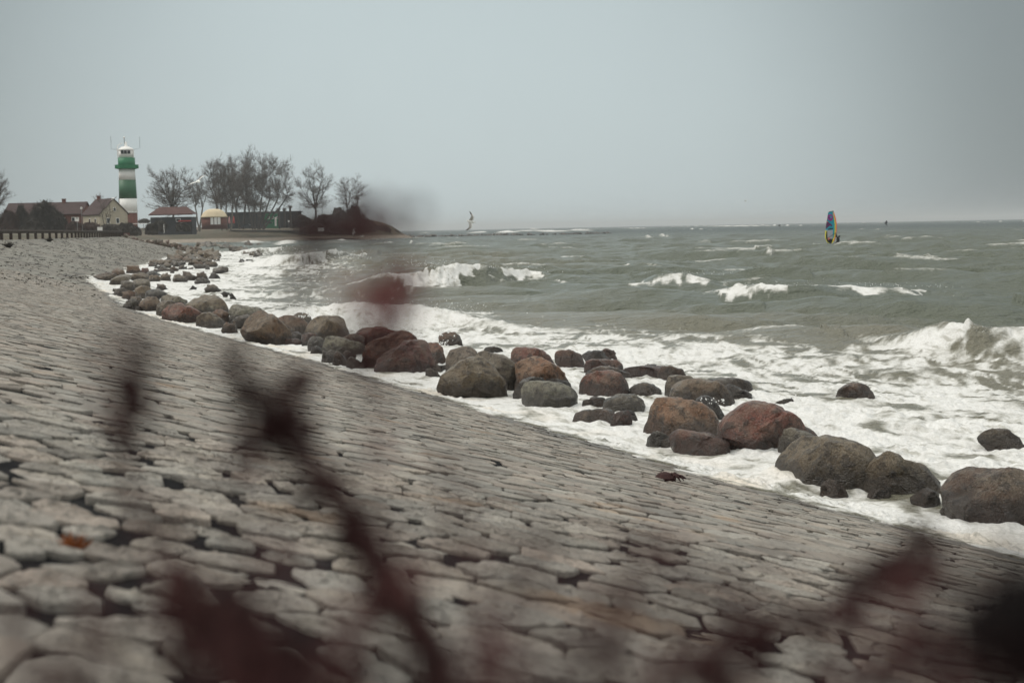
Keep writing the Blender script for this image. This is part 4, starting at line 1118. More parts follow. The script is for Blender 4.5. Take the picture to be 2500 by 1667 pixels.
# ------------------------------------------------------------------ houses
def gable_house(name, label, c, L, Wd, eave, ridge, rot, wallm, roofm, chimneys=(), wins=(), over=.35, cat='house'):
    "L along local x (ridge), gables at the two ends; wins: (face, along, z, w, h)"
    h = empty(name, c, label, cat, None, rot)
    w = MB(); x, y = L / 2, Wd / 2
    v = [(-x, -y, -1.5), (x, -y, -1.5), (x, y, -1.5), (-x, y, -1.5), (-x, -y, eave), (x, -y, eave), (x, y, eave), (-x, y, eave), (-x, 0, ridge), (x, 0, ridge)]
    w.add(v, [(0, 1, 5, 4), (2, 3, 7, 6), (1, 2, 6, 9, 5), (3, 0, 4, 8, 7), (4, 5, 9, 8), (6, 7, 8, 9)])
    w.build('wall', wallm, h)
    r = MB(); sl = (ridge - eave) / y; yo = y + over; xo = x + over * .8; ze = eave - over * sl; t = .22
    for s in (-1, 1):
        r.add([(-xo, s * yo, ze + .05), (xo, s * yo, ze + .05), (xo, 0, ridge + .05), (-xo, 0, ridge + .05), (-xo, s * yo, ze + .05 + t), (xo, s * yo, ze + .05 + t), (xo, 0, ridge + .05 + t), (-xo, 0, ridge + .05 + t)],
              [(0, 1, 2, 3), (4, 7, 6, 5), (0, 4, 5, 1), (1, 5, 6, 2), (2, 6, 7, 3), (3, 7, 4, 0)])
    ro = r.build('roof', roofm, h)
    for cx in chimneys:
        MB().box((cx, 0, ridge + .35), (.8, .7, 1.3)).box((cx, 0, ridge + 1.05), (.95, .85, .15)).build('chimney', M_BRICK, ro)
    for face, a, z, ww, hh in wins:
        if face == 'x': cpos, d, gd = (x + .03, a, z), (.10, ww, hh), (.06, ww - .22, hh - .22)
        elif face == '-y': cpos, d, gd = (a, -y - .03, z), (ww, .10, hh), (ww - .22, .06, hh - .22)
        win = MB().box(cpos, d).build('window', M_WHITE, h)
        off_ = Vector((.06, 0, 0)) if face == 'x' else Vector((0, -.06, 0))
        MB().box(Vector(cpos) + off_, gd).build('pane', M_GLASS, win)
    return h
k1 = .2381 * 350 / FPX
base = P(*c1(1170, 965), 350)
gable_house('house', 'cream house with a brown tiled roof and gable, left of the lighthouse', (base.x - 3.1, base.y + 3.5, base.z - .3), 11.0, 7.0, 3.1, 6.6, R(-52), M_CREAM, M_ROOF, (-3.6,),
            (('x', -1.5, 1.35, .9, 1.4), ('x', .9, 1.35, .9, 1.4), ('x', .2, 4.1, .7, 1.0), ('-y', 2.5, 1.4, .9, 1.3), ('-y', -1.0, 1.4, .9, 1.3)))
base = P(*c1(450, 960), 362)
gable_house('farmhouse', 'long low building under a brown roof behind dark bushes', (base.x, base.y + 4, base.z), 20.0, 8.0, 2.6, 5.4, R(-4), M_BRICK, M_ROOF, (4.2,),
            (('-y', 8.0, 1.2, .9, 1.1), ('-y', 5.5, 1.2, .9, 1.1)), .45)
# hip-roofed pavilion
base = P(*c1(1750, 1010), 405); kk1 = .2381 * 405 / FPX
pv = empty('pavilion', (base.x, base.y + 4, base.z), 'low dark pavilion with a wide red hipped roof right of the lighthouse', 'building', None, R(3))
w2 = 12.4 / 2
MB().box((0, 0, 1.0), (11.6, 7.6, 5.0)).build('wall', M_DARKW, pv)
ez = 155 * kk1 * 1.0; rz = 232 * kk1
hv = [(-w2, -4.4, ez), (w2, -4.4, ez), (w2, 4.4, ez), (-w2, 4.4, ez), (-3.9, 0, rz), (3.9, 0, rz)]
MB().add(hv, [(0, 1, 5, 4), (1, 2, 5), (2, 3, 4, 5), (3, 0, 4), (3, 2, 1, 0)]) or None
m_ = MB(); m_.add(hv, [(0, 1, 5, 4), (1, 2, 5), (2, 3, 4, 5), (3, 0, 4), (3, 2, 1, 0)]); m_.box((0, -4.42, ez - .12), (12.4, .12, .3)); m_.build('roof', M_ROOF2, pv)
MB().box((3.9, -4.6, 2.35), (3.4, 1.2, .35)).build('awning', M_RED, pv)
wn_ = MB().box((2.0, -3.84, 2.6), (1.3, .1, .9)).build('window', M_WHITE, pv)
MB().box((2.0, -3.90, 2.6), (1.1, .05, .7)).build('pane', M_GLASS, wn_)
# domed tent
base = P(*c1(2200, 975), 470); kt = .2381 * 470 / FPX
tn = empty('domed_tent', tuple(base), 'round tent with a cream domed canvas roof among the bare trees', 'tent')
rt_ = 135 * kt
MB().lathe([(rt_ + .15, 88 * kt), (rt_ * .97, 100 * kt), (rt_ * .82, 135 * kt), (rt_ * .6, 160 * kt), (rt_ * .35, 172 * kt), (.1, 176 * kt)], 28).build('roof', M_TENT, tn, True)
MB().lathe([(rt_ * .96, -1.0), (rt_ * .96, 90 * kt)], 28).build('wall', M_BRICK, tn, True)
for x in (-.05, .22, .48):
    MB().box((x * rt_ + .3, -rt_ * .96, 50 * kt), (.9, .14, 70 * kt)).build('window', M_WHITE, tn)
# long flat-roofed building
base = P(*c2(1045, 690), 575); kb = .3061 * 575 / FPX
fb_ = empty('flat_building', (base.x, base.y + 4, base.z), 'long flat-roofed dark building with a green section behind the tree trunks', 'building', None, R(-3))
MB().box((-3.2 * 1, 0, 2.2), (600 * kb - 1.0, 8, 6.4)).build('wall', M_DARKW, fb_)
MB().box((-3.2, 0, 5.5), (600 * kb + .4, 9, .35)).build('roof', M_BLACK, fb_)
MB().box((1.0, -4.08, 2.0), (118 * kb, .2, 6.0)).build('green_section', M_GREEN2, fb_)
for x in (-.4, 1.3, 3.3):
    a_ = MB().box((x, -4.22, 3.2), (.9, .12, .9)).build('window', M_WHITE, fb_)
    MB().box((x, -4.30, 3.2), (.55, .06, .55)).build('pane', M_GLASS, a_)
MB().box((2.5, -4.22, 1.6), (.8, .12, 3.6)).build('door', M_WHITE, fb_)

# ------------------------------------------------------------------ bare trees
def limb_mesh(segs, n=3):
    A = np.array([s[0] for s in segs]); Bp = np.array([s[1] for s in segs]); r0 = np.array([s[2] for s in segs]); r1 = np.array([s[3] for s in segs])
    t = Bp - A; L = np.linalg.norm(t, axis=1)[:, None]; t = t / np.maximum(L, 1e-6)
    h = np.where(np.abs(t[:, :1]) < .9, np.array([[1., 0, 0]]), np.array([[0, 1., 0]]))
    u = h - t * (h * t).sum(1)[:, None]; u /= np.linalg.norm(u, axis=1)[:, None]; w = np.cross(t, u)
    an = np.arange(n) * 2 * np.pi / n
    ringd = u[:, None, :] * np.cos(an)[None, :, None] + w[:, None, :] * np.sin(an)[None, :, None]
    V = np.concatenate([A[:, None, :] + ringd * r0[:, None, None], Bp[:, None, :] + ringd * r1[:, None, None]], 1).reshape(-1, 3)
    b = (np.arange(len(A)) * 2 * n)[:, None]
    k = np.arange(n); k2 = (k + 1) % n
    F = np.stack([b + k, b + k2, b + n + k2, b + n + k], -1).reshape(-1, 4)
    return V, F
def curve(p0, p1, lift, n, rg, wob):
    "points from p0 to p1, leaving upwards"
    p0 = np.array(p0); p1 = np.array(p1); L = np.linalg.norm(p1 - p0); c = p0 + (p1 - p0) * .45 + np.array([0, 0, -lift * L])
    t = np.linspace(0, 1, n)[:, None]
    q = (1 - t) ** 2 * p0 + 2 * t * (1 - t) * c + t * t * p1
    q[1:-1] += rg.normal(0, wob * L, (n - 2, 3)); return q
def bare_tree(label, base, H, Wt, seed, barkm, twigm, k, stems=((0.0, 0.0),), fork=.28, low=.30, n1=9, n2=120, n3=13, group='bare trees on the headland', name='bare_tree'):
    "stems: (foot offset, lean) in crown half-widths; branches and twigs fill a rounded crown from low*H up to H"
    rg = np.random.default_rng(seed)
    t = empty(name, tuple(base), label, 'tree', group)
    rx, rz, zc = Wt / 2, H * (1 - low) / 2, H * (1 + low) / 2
    big, small = [], []
    def seg(lst, q, r0, r1):
        rr = np.linspace(r0, r1, len(q))
        for i in range(len(q) - 1): lst.append((q[i], q[i + 1], rr[i], rr[i + 1]))
    nodes = []                                            # where finer branches may start
    R0 = H * .017 / len(stems) ** .35
    for fo, ln in stems:
        foot = np.array([fo * rx, rg.uniform(-.1, .1) * rx, -.6]); top = np.array([ln * rx, rg.uniform(-.15, .15) * rx, H * fork * rg.uniform(.85, 1.2)])
        q = curve(foot, top, 0, 5, rg, .012); seg(big, q, R0 * 1.25, R0 * .85)
        m = max(3, int(round(n1 / len(stems))))
        for j in range(m):
            a = 2 * np.pi * (j + rg.random()) / m; el = rg.uniform(.1, 1.0)
            tgt = np.array([ln * rx * .75 + math.cos(a) * rx * (.80 / max(1, len(stems) ** .6)) * (1 - el * .55), math.sin(a) * rx * .6 * (1 - el * .5), zc + rz * (-.35 + 1.05 * el)])
            tgt[0] = np.clip(tgt[0], -rx * .85, rx * .85)
            q = curve(top, tgt, -.10 if el > .5 else .10, 8, rg, .018); seg(big, q, R0 * .62, R0 * .16)
            nodes += [(q[i], R0 * (.62 - .46 * i / 7)) for i in range(1, 8)]
    NP = np.array([n_[0] for n_ in nodes]); NR = np.array([n_[1] for n_ in nodes])
    tw = []
    for _ in range(n2):
        v = rg.normal(0, 1, 3); v /= np.linalg.norm(v); rad = rg.random() ** .45
        lump = 1 + .13 * math.sin(5 * math.atan2(v[2], v[0]) + seed) + .08 * math.sin(9 * math.atan2(v[2], v[0]) + 2 * seed)
        tgt = np.array([v[0] * rx * rad * lump, v[1] * rx * .8 * rad, zc + v[2] * rz * rad * (lump if v[2] > 0 else 1)])
        d = np.linalg.norm(NP - tgt, axis=1) + 2.2 * np.maximum(0, NP[:, 2] - tgt[2] + .04 * H)
        i = int(np.argmin(d))
        q = curve(NP[i], tgt, .12, 5, rg, .035); r = min(NR[i] * .55, H * .0032); seg(small, q, r, r * .35)
        tw += [(q[j], q[j] - q[j - 1]) for j in (2, 3, 4)]
    for p, dr in tw:
        for _ in range(n3 // 2 + 1):
            dv = dr / (np.linalg.norm(dr) + 1e-6) * .55 + np.array([0, 0, .38]) + (p - np.array([0, 0, zc - .5 * rz])) / (rx + rz) * .5 + rg.normal(0, .58, 3)
            dv /= np.linalg.norm(dv); L = H * rg.uniform(.035, .085); q = np.array([p, p + dv * L * .5 + rg.normal(0, .05 * L, 3), p + dv * L + np.array([0, 0, .08 * L])])
            seg(small, q, max(H * .0010, k * .10), max(H * .0004, k * .06))
    V, F = limb_mesh(big, 6); link('trunk', mesh_np('trunk', V, F, barkm, True), t)
    V, F = limb_mesh(small, 3); link('crown', mesh_np('crown', V, F, twigm), t)['kind'] = 'stuff'
    return t
def tree_px(crop, bx, by, top, w, Y, label, seed, barkm=M_BARK, twigm=M_TWIG, **kw):
    b = P(*crop(bx, by), Y); k = Y / FPX
    y0 = crop(bx, by)[1]; y1 = crop(bx, top)[1]; s = crop(1, 0)[0] - crop(0, 0)[0]
    return bare_tree(label, b, (y0 - y1) * k, w * s * k, seed, barkm, twigm, k, **kw)
tree_px(c2, 275, 700, 205, 475, 455, 'wide round bare tree standing over the red-roofed pavilion', 3, fork=.24, low=.14, n1=12, n2=300, n3=16)
tree_px(c2, 478, 720, 270, 215, 500, 'slender bare tree with a forked trunk, left of the domed tent', 12, barkm=M_BARK2, stems=((0, -.25), (.05, .3)), fork=.42, low=.40, n1=7, n2=110)
tree_px(c2, 622, 660, 148, 235, 560, 'tall narrow bare tree right behind the domed tent', 21, fork=.26, low=.16, n1=9, n2=220)
tree_px(c2, 700, 712, 136, 250, 540, 'pale many-stemmed tall bare tree right of the domed tent', 34, barkm=M_BARK2, stems=((-.3, -.35), (0, .0), (.25, .45)), fork=.36, low=.18, n1=9, n2=220)
tree_px(c2, 815, 705, 124, 290, 565, 'tall bare tree between the pale one and the fan-shaped clump', 41, stems=((-.1, -.3), (.1, .3)), fork=.34, low=.18, n1=9, n2=250)
tree_px(c2, 985, 708, 102, 560, 555, 'largest bare tree, a clump of dark stems fanning out widely', 55, stems=((-.30, -.45), (-.22, -.2), (-.15, .02), (-.1, .25), (0, .5), (.02, .72)), fork=.38, low=.14, n1=20, n2=520, n3=15)
tree_px(c2, 1405, 655, 184, 345, 575, 'bare tree with an open round crown standing apart on the slope', 63, fork=.22, low=.15, n1=11, n2=190, n3=13)
tree_px(c2, 1690, 620, 284, 310, 585, 'smaller bare tree on top of the scrubby mound, rightmost', 77, stems=((-.15, -.2), (-.1, .3)), fork=.22, low=.15, n1=11, n2=180, n3=13)
tree_px(c1, -20, 900, 425, 330, 300, 'bare tree cut off by the left edge of the frame', 84, fork=.25, low=.2, n1=10, n2=200)
tree_px(c1, 1090, 970, 655, 260, 335, 'small pale bare tree in front of the cream gable', 91, barkm=M_BARK2, twigm=M_BARK2, stems=((-.1, -.3), (0, 0), (.1, .35)), fork=.25, low=.15, n1=9, n2=60, n3=8)
tree_px(c1, 1010, 760, 635, 130, 385, 'thin bare treetop sticking up behind the brown roof', 95, fork=.3, low=.2, n1=6, n2=40, n3=8)
for i, (x, y, top, lab) in enumerate([(1115, 690, 565, 'leftmost pollarded stump of the three before the flat building'), (1160, 690, 565, 'middle pollarded stump of the three before the flat building'), (1208, 700, 545, 'tallest pollarded stump, right of the green section')]):
    b = P(*c2(x, y), 560); k = 560 / FPX * .3061; H = (y - top) * k
    t = empty('pollard', tuple(b), lab, 'pollard', 'pollarded stumps')
    MB().tube([(0, 0, -.5), (.1, 0, H * .5), (0, 0, H)], [.42, .36, .45], 8).build('trunk', M_BARK, t)
    sg = []
    rg = random.Random(i)
    for _ in range(60):
        d = Vector((rg.gauss(0, 1), rg.gauss(0, 1), rg.gauss(.9, .5))).normalized(); a = Vector((0, 0, H - .2)) + d * .2
        sg.append((tuple(a), tuple(a + d * rg.uniform(.5, 1.3)), .09, .04))
    V, F = limb_mesh(sg, 3); link('crown', mesh_np('crown', V, F, M_TWIG), t)['kind'] = 'stuff'

# ------------------------------------------------------------------ scrub
def bush(name, label, base, w, h, d, seed, m, n=900, group='bushes by the houses', cat='bush', rm=.05):
    rg = np.random.default_rng(seed)
    t = empty(name, tuple(base), label, cat, group)
    # many stems from the ground, each with side twigs, filling an uneven dome
    th = rg.uniform(0, 2 * np.pi, n); rad = np.sqrt(rg.random(n)); hh = rg.random(n)
    lobes = 1 + .28 * np.sin(th * 3 + seed) * rg.uniform(.5, 1) + .15 * np.sin(th * 7 + seed * 2)
    x = np.cos(th) * rad * w / 2 * lobes; y = np.sin(th) * rad * d / 2
    top = h * np.sqrt(np.clip(1 - (rad * .95) ** 2, .05, 1)) * (1 + .22 * noise2(x / (w * .12) + seed, y / (d * .3), seed))
    z1 = top * (.25 + .75 * hh ** .5)
    A = np.column_stack([x, y, z1 * .86]); dirs = np.column_stack([rg.normal(0, .55, n), rg.normal(0, .55, n), np.abs(rg.normal(.8, .4, n))])
    dirs /= np.linalg.norm(dirs, axis=1)[:, None]
    ln = h * rg.uniform(.08, .22, n)[:, None]
    sg = [(a, a + v, rm, rm * .4) for a, v in zip(A, dirs * ln)]
    V, F = limb_mesh(sg, 3); link('twigs', mesh_np('twigs', V, F, m), t)['kind'] = 'stuff'
    # leafy inner mass, broken up
    Vi, Fi = ico(3)
    core = Vi * np.array([w * .46, d * .46, h * .84]); core[:, 2] = np.maximum(core[:, 2], -.5)
    core *= (1 + .22 * noise3(Vi * 2.5 + seed, seed) + .16 * noise3(Vi * 6 + seed, seed + 1))[:, None]
    link('thicket', mesh_np('thicket', core, Fi, m), t)
    return t
def bush_px(crop, x, yb, yt, wpx, Y, label, seed, m=M_BUSH, n=900, group='bushes by the houses', dk=.6, name='bush', cat='bush'):
    b = P(*crop(x, yb), Y); s = (crop(1, 0)[0] - crop(0, 0)[0]) * Y / FPX
    return bush(name, label, b, wpx * s, (yb - yt) * s, wpx * s * dk, seed, m, n, group, cat, rm=Y / FPX * .32)
bush_px(c1, 460, 1010, 700, 330, 335, 'tallest dark bush in front of the long brown-roofed building', 1, n=2200)
bush_px(c1, 230, 1010, 735, 130, 338, 'narrow dark evergreen bush left of the tallest one', 2, n=900)
bush_px(c1, 90, 1015, 790, 230, 330, 'reddish brown bush at the left edge behind the fence', 3, M_BUSHR, 1500)
bush_px(c1, 610, 1012, 830, 190, 334, 'low dark bush right of the tallest one', 4, n=1000)
bush_px(c1, 330, 1016, 860, 260, 328, 'low dark bush in front, under the tallest one', 5, n=1200)
bush_px(c1, 760, 1015, 915, 170, 326, 'low scrub below the square white notice board', 6, M_BUSHR, 800)
bush_px(c1, 930, 1015, 925, 200, 328, 'low scrub in front of the cream side wall', 7, M_BUSHR, 800)
bush_px(c1, 1130, 1020, 945, 260, 325, 'dark hedge below the gable windows', 8, n=900)
bush_px(c1, 1300, 1020, 930, 180, 330, 'dark hedge at the foot of the lighthouse', 9, n=800)
bush_px(c1, 1390, 1050, 970, 130, 345, 'dark bush right of the lighthouse under the white rail', 10, n=600)
bush_px(c1, 1555, 1040, 935, 150, 350, 'dark bush at the left corner of the pavilion', 11, n=700)
bush_px(c1, 1480, 930, 895, 130, 520, 'distant low bushes between lighthouse and pavilion', 12, n=300)
bush_px(c1, 1640, 1010, 905, 150, 395, 'dark bush in front of the pavilion wall', 13, n=700)
bush_px(c1, 1880, 1012, 925, 170, 396, 'dark low bush by the right end of the pavilion', 14, n=700)
for i, (x, yb, yt, w, Yb, lab) in enumerate([(1290, 700, 600, 180, 572, 'grey scrub left of the open round tree'), (1480, 690, 590, 200, 580, 'brown scrub between the two rightmost trees'), (1610, 700, 540, 190, 582, 'brown scrub on the crest of the mound'),
                                        (1715, 700, 512, 150, 585, 'dark dense thicket at the top of the mound, highest there'), (1800, 735, 620, 170, 588, 'dark scrub on the right flank of the mound'), (1925, 750, 678, 170, 592, 'low scrub near the tip of the point'),
                                        (1400, 745, 660, 260, 560, 'low reddish scrub on the near face of the mound, left'), (1640, 750, 640, 300, 565, 'low reddish scrub on the near face of the mound, right'), (2020, 765, 715, 110, 597, 'last low scrub at the very tip of the point')]):
    bush_px(c2, x, yb, yt, w, Yb, lab, 30 + i, M_BUSHR if i in (6, 7, 1) else M_BUSH, 1100, 'scrub on the headland mound')
# dark tufts at the top of the paving
def tuft(name, label, base, w, h, seed, m, n=60, group=None, cat='plant', r=.012, part='stem'):
    rg = random.Random(seed); t = empty(name, tuple(base), label, cat, group)
    sg = []
    for _ in range(n):
        a = rg.uniform(0, 6.28); q = rg.random() ** .6
        tip = Vector((math.cos(a) * q * w / 2, math.sin(a) * q * w / 2, h * rg.uniform(.45, 1) * (1 - .45 * q)))
        p0 = Vector((tip.x * .2, tip.y * .2, -.03)); mid = (p0 + tip) / 2 + Vector((0, 0, h * .12))
        sg += [(tuple(p0), tuple(mid), r, r * .8), (tuple(mid), tuple(tip), r * .8, r * .3)]
    V, F = limb_mesh(sg, 3); o = link(part, mesh_np(part, V, F, m), t); o['kind'] = 'stuff'
    return t
def on_slope(px, py):
    for Y in np.arange(1.5, 243, .05 if py > 800 else .25):
        w = P(px, py, Y)
        d = float(inland(np.array([w.x]), np.array([w.y]))[0])
        if d > 0 and w.z <= float(zslope(d)): return w
    return G(px, py, 0.0)
def on_slope_fast(px, py):
    Ys = np.arange(1.5, 243, .05); d = ray(px, py); X = d.x / d.y * Ys; Z = EYE + d.z / d.y * Ys
    D_ = inland(X, Ys); ok = np.where((D_ > 0) & (Z <= zslope(D_)))[0]
    if len(ok): return Vector((X[ok[0]], Ys[ok[0]], Z[ok[0]]))
    return P(px, py, 140)
b = on_slope_fast(*c1(90, 1195)); tuft('dead_tuft', 'dark dead tuft at the top of the paving, leftmost', b, 145 * .2381 * b.y / FPX, 85 * .2381 * b.y / FPX, 1, M_BUSH, 110, 'dead tufts on the paving', r=.02)
b = on_slope_fast(*c1(505, 1135)); tuft('dead_tuft', 'dark dead tuft under the fence, right of the other', b, 110 * .2381 * b.y / FPX, 60 * .2381 * b.y / FPX, 2, M_BUSH, 80, 'dead tufts on the paving', r=.025)

# ------------------------------------------------------------------ fence along the crest
fence = empty('fence', (0, 0, 0), 'dark wooden rail fence along the top of the paved slope', 'fence')
fx = np.array([-30, -10, 13, 36, 57, 77, 96, 113, 130, 146, 160, 172.8, 184, 193, 200.5, 207.5, 214.3, 221, 227.5, 233.8, 240, 246, 252, 257.5, 262.5, 267.5, 272, 276.5, 281, 285, 289, 292.6, 296, 299.2, 302.2, 305, 307.8, 310.4, 313, 315.5])
fpts = []
s_f = 12.15
for px in fx:
    tt = np.linspace(60, 262, 2200); X, Y = st2xy(np.full_like(tt, s_f), tt)
    i = int(np.argmin(np.abs(1250 + FPX * X / Y - px))); fpts.append((float(X[i]), float(Y[i])))
for (x, y), px in zip(fpts, fx):
    zt = P(px, 563.4 + (px / 316) * 1.0, y).z
    zb = 2.80
    MB().box((0, 0, 0), (.24, .24, zt - zb)).build('post', M_WOOD, fence, False, (x, y, (zt + zb) / 2))
rl = MB(); rl.tube([(x, y - .02, P(px, 564.0 + (px / 316) * 1.2, y).z) for (x, y), px in zip(fpts, fx)], .15, 6); rl.build('top_rail', M_WOOD, fence)
rl = MB(); rl.tube([(x, y + .03, P(px, 568.3 + (px / 316) * .2, y).z) for (x, y), px in zip(fpts, fx)], .06, 6); rl.build('lower_rail', M_WOOD, fence)

# ------------------------------------------------------------------ signs, lamps, rails
def signpost(name, label, px, pyb, pyt, Y, w, h, m, round_=False, marks=False, cat='sign', group=None):
    b = P(px, pyb, Y); k = Y / FPX
    t = empty(name, tuple(b), label, cat, group)
    H = (pyb - pyt) * k
    MB().tube([(0, 0, -.5), (0, 0, H)], .05, 6).build('post', M_GREY, t)
    if round_:
        MB().tube([(0, -.06, H - h / 2), (0, -.12, H - h / 2)], w / 2, 16).build('board', M_WHITE, t)
        mk = MB().tube([(0, -.125, H - h / 2), (0, -.14, H - h / 2)], w * .16, 10).build('mark', M_BLACK, t)
    else:
        MB().box((0, -.09, H - h / 2), (w, .06, h)).build('board', M_WHITE, t)
        if marks:
            q = MB(); q.box((-w * .18, -.13, H - h * .22), (w * .12, .02, h * .22), Matrix.Rotation(.5, 3, 'Y')); q.box((w * .16, -.13, H - h * .22), (w * .12, .02, h * .22), Matrix.Rotation(-.5, 3, 'Y'))
            q.box((0, -.13, H - h * .30), (w * .3, .02, h * .08)); q.build('mark', M_BLACK, t)
    return t
signpost('notice_board', 'square white notice board with black marks before the brown roof', *c1(795, 1000), c1(0, 885)[1], 322, .85, .95, M_WHITE, marks=True)
signpost('round_sign', 'small round white sign on a thin pole left of the cream house', *c1(845, 1010), c1(0, 780)[1], 322, .55, .55, M_WHITE, round_=True)
signpost('info_sign', 'white oblong sign just above the fence below the cream house', *c1(1028, 1050), c1(0, 985)[1], 262, 52 * .2381 * 262 / FPX, 36 * .2381 * 262 / FPX, M_WHITE)
signpost('beach_sign', 'pale board sign on the scrubby mound above the beach', *c2(1450, 752), c2(0, 708)[1], 545, 48 * .3061 * 545 / FPX, 26 * .3061 * 545 / FPX, M_WHITE)
signpost('small_sign', 'small white sign on a post before the flat building', *c2(1195, 720), c2(0, 648)[1], 552, 12 * .3061 * 552 / FPX, 14 * .3061 * 552 / FPX, M_WHITE)
b = P(*c1(1435, 1035), 352); k = .2381 * 352 / FPX
t = empty('white_rail', tuple(b), 'white metal frame rail between lighthouse and pavilion', 'rail')
for x in (-88, -20, 40, 86): MB().tube([(x * k, 0, -.6), (x * k, 0, 82 * k)], .055, 6).build('post', M_GREY, t)
MB().tube([(-90 * k, 0, 84 * k), (90 * k, 0, 84 * k)], .07, 6).build('rail', M_WHITE, t)
for x, yb, yt, Yl_, lab in [(1285, 640, 520, 590, 'curved street lamp left of the open round tree'), (1462, 650, 525, 590, 'curved street lamp right of the open round tree')]:
    b = P(*c2(x, yb), Yl_); k = .3061 * Yl_ / FPX; H = (yb - yt) * k
    t = empty('street_lamp', tuple(b), lab, 'lamp', 'street lamps on the headland')
    MB().tube([(0, 0, -1), (0, 0, H * .85), (.15, 0, H * .95), (.7, 0, H), (1.6, 0, H)], .11, 6).build('pole', M_GREY, t)
    MB().box((1.9, 0, H - .05), (.9, .3, .16)).build('lamp_head', M_GREY, t)
for x, y0, lab in [(720, 690, 'closed red and white parasol, left of the pair'), (755, 688, 'closed red and white parasol, right of the pair')]:
    b = P(*c2(x, y0), 520); k = .3061 * 520 / FPX
    t = empty('closed_parasol', tuple(b), lab, 'parasol', 'closed parasols by the tent')
    MB().tube([(0, 0, -.4), (0, 0, 76 * k)], .06, 6).build('pole', M_GREY, t)
    MB().lathe([(.05, 74 * k), (.22, 64 * k), (.34, 40 * k), (.42, 20 * k), (.2, 16 * k)], 10).build('canopy', M_RED if x > 740 else M_PINK, t, True)
b = P(*c1(1640, 1000), 398)
t = empty('tall_post', tuple(P(*c1(1683, 1035), 380)), 'slim pale post standing in front of the pavilion', 'post')
MB().tube([(0, 0, -.3), (0, 0, 2.0)], .06, 6).box((0, 0, 2.02), (.16, .16, .06)).build('shaft', M_WHITE, t)
b = P(*c2(1120, 712), 548)
t = empty('litter_bin', tuple(b), 'dark litter bin on the grass before the green section', 'bin')
MB().lathe([(.32, -.2), (.4, 1.1), (.36, 1.12)], 10).build('drum', M_BLACK, t); MB().lathe([(.43, 1.1), (.43, 1.2), (.2, 1.3)], 10).build('lid', M_BLACK, t)
# parked cars and beach things by the tent
def car(label, px, py, Y, m, L=4.3):
    b = P(px, py, Y); t = empty('parked_car', tuple(b), label, 'car', 'cars parked by the tent')
    h = MB()
    pr = [(-L / 2, .35), (-L / 2, .8), (-L * .36, .95), (-L * .22, 1.42), (L * .16, 1.42), (L * .3, .98), (L / 2, .82), (L / 2, .35)]
    vs = [(x, -.85, z) for x, z in pr] + [(x, .85, z) for x, z in pr]; n = len(pr)
    h.add(vs, [tuple(range(n)), tuple(reversed(range(n, 2 * n)))] + [(i, i + n, (i + 1) % n + n, (i + 1) % n) for i in range(n)])
    h.build('body', m, t)
    MB().box((-L * .03, -.86, 1.18), (L * .36, .04, .34)).build('side_window', M_GLASS, t)
    for x in (-L * .3, L * .3): MB().tube([(x, -.9, .32), (x, -.7, .32)], .32, 12).build('wheel', M_BLACK, t)
M_CARW = mat('white_car_paint', (0.7, 0.7, 0.7), .3, .03); M_CARD = mat('dark_car_paint', (0.05, 0.06, 0.075), .3, .05); M_CARG = mat('green_car_paint', (0.03, 0.06, 0.05), .3, .05)
car('white car parked in front of the domed tent', *c2(553, 690), 480, M_CARW)
car('dark blue car parked behind the stems of the fan-shaped clump', *c2(860, 705), 562, M_CARD)
car('dark green car parked by the left end of the green section', *c2(1020, 678), 566, M_CARG)

# ------------------------------------------------------------------ people
def person(label, loc, h, legm, jacketm, rot=0, stride=.12, group=None):
    t = MB(); s = h / 1.75
    def ell(rows, mi):
        t.mat(mi); b = len(t.v); n = 10
        for x, y, z, rx, ry in rows:
            for k in range(n):
                a = 2 * math.pi * k / n; t.v.append((s * (x + rx * math.cos(a)), s * (y + ry * math.sin(a)), s * z))
        for i in range(len(rows) - 1):
            for k in range(n):
                k2 = (k + 1) % n; t.f.append([b + i * n + k, b + i * n + k2, b + (i + 1) * n + k2, b + (i + 1) * n + k]); t.m.append(mi)
        t.f.append([b + k for k in reversed(range(n))]); t.m.append(mi); t.f.append([b + (len(rows) - 1) * n + k for k in range(n)]); t.m.append(mi)
    for sx in (-1, 1):
        ell([(sx * .1, sx * stride - .06, 0, .06, .12), (sx * .1, sx * stride, .08, .055, .07), (sx * .095, sx * stride * .5 - .02, .45, .065, .075), (sx * .085, 0, .86, .09, .1)], 0)
    ell([(0, 0, .80, .16, .12), (0, 0, .95, .17, .13), (0, 0, 1.15, .16, .12), (0, 0, 1.36, .20, .12), (0, 0, 1.45, .12, .09), (0, 0, 1.50, .06, .06)], 1)
    for sx in (-1, 1):
        ell([(sx * .20, 0, 1.42, .05, .06), (sx * .26, .0, 1.15, .05, .055), (sx * .25, -.06, .88, .035, .04)], 1)
        ell([(sx * .25, -.06, .88, .03, .04), (sx * .25, -.08, .76, .02, .035)], 2)
    ell([(0, 0, 1.48, .05, .055), (0, -.01, 1.54, .075, .085), (0, -.01, 1.62, .08, .1), (0, 0, 1.70, .075, .09), (0, 0, 1.75, .03, .04)], 2)
    o = t.build('person', [legm, jacketm, M_SKIN], None, True, tuple(loc)); o.rotation_euler = (0, 0, rot)
    return setp(o, label, 'person', group)
def person_px(crop, x, yb, Y, label, jm, h=1.75, lm=None, rot=0): return person(label, P(*crop(x, yb), Y), h, lm or M_NAVY, jm, rot)
person_px(c2, 461, 742, 505, 'person in a pale jacket standing on the grass by the forked tree', M_JKT)
person_px(c2, 484, 742, 505, 'person all in dark clothes beside the one in a pale jacket', M_NAVY, 1.85)
person_px(c2, 363, 702, 470, 'person in a pink jacket in front of the pavilion, left one', M_PINK)
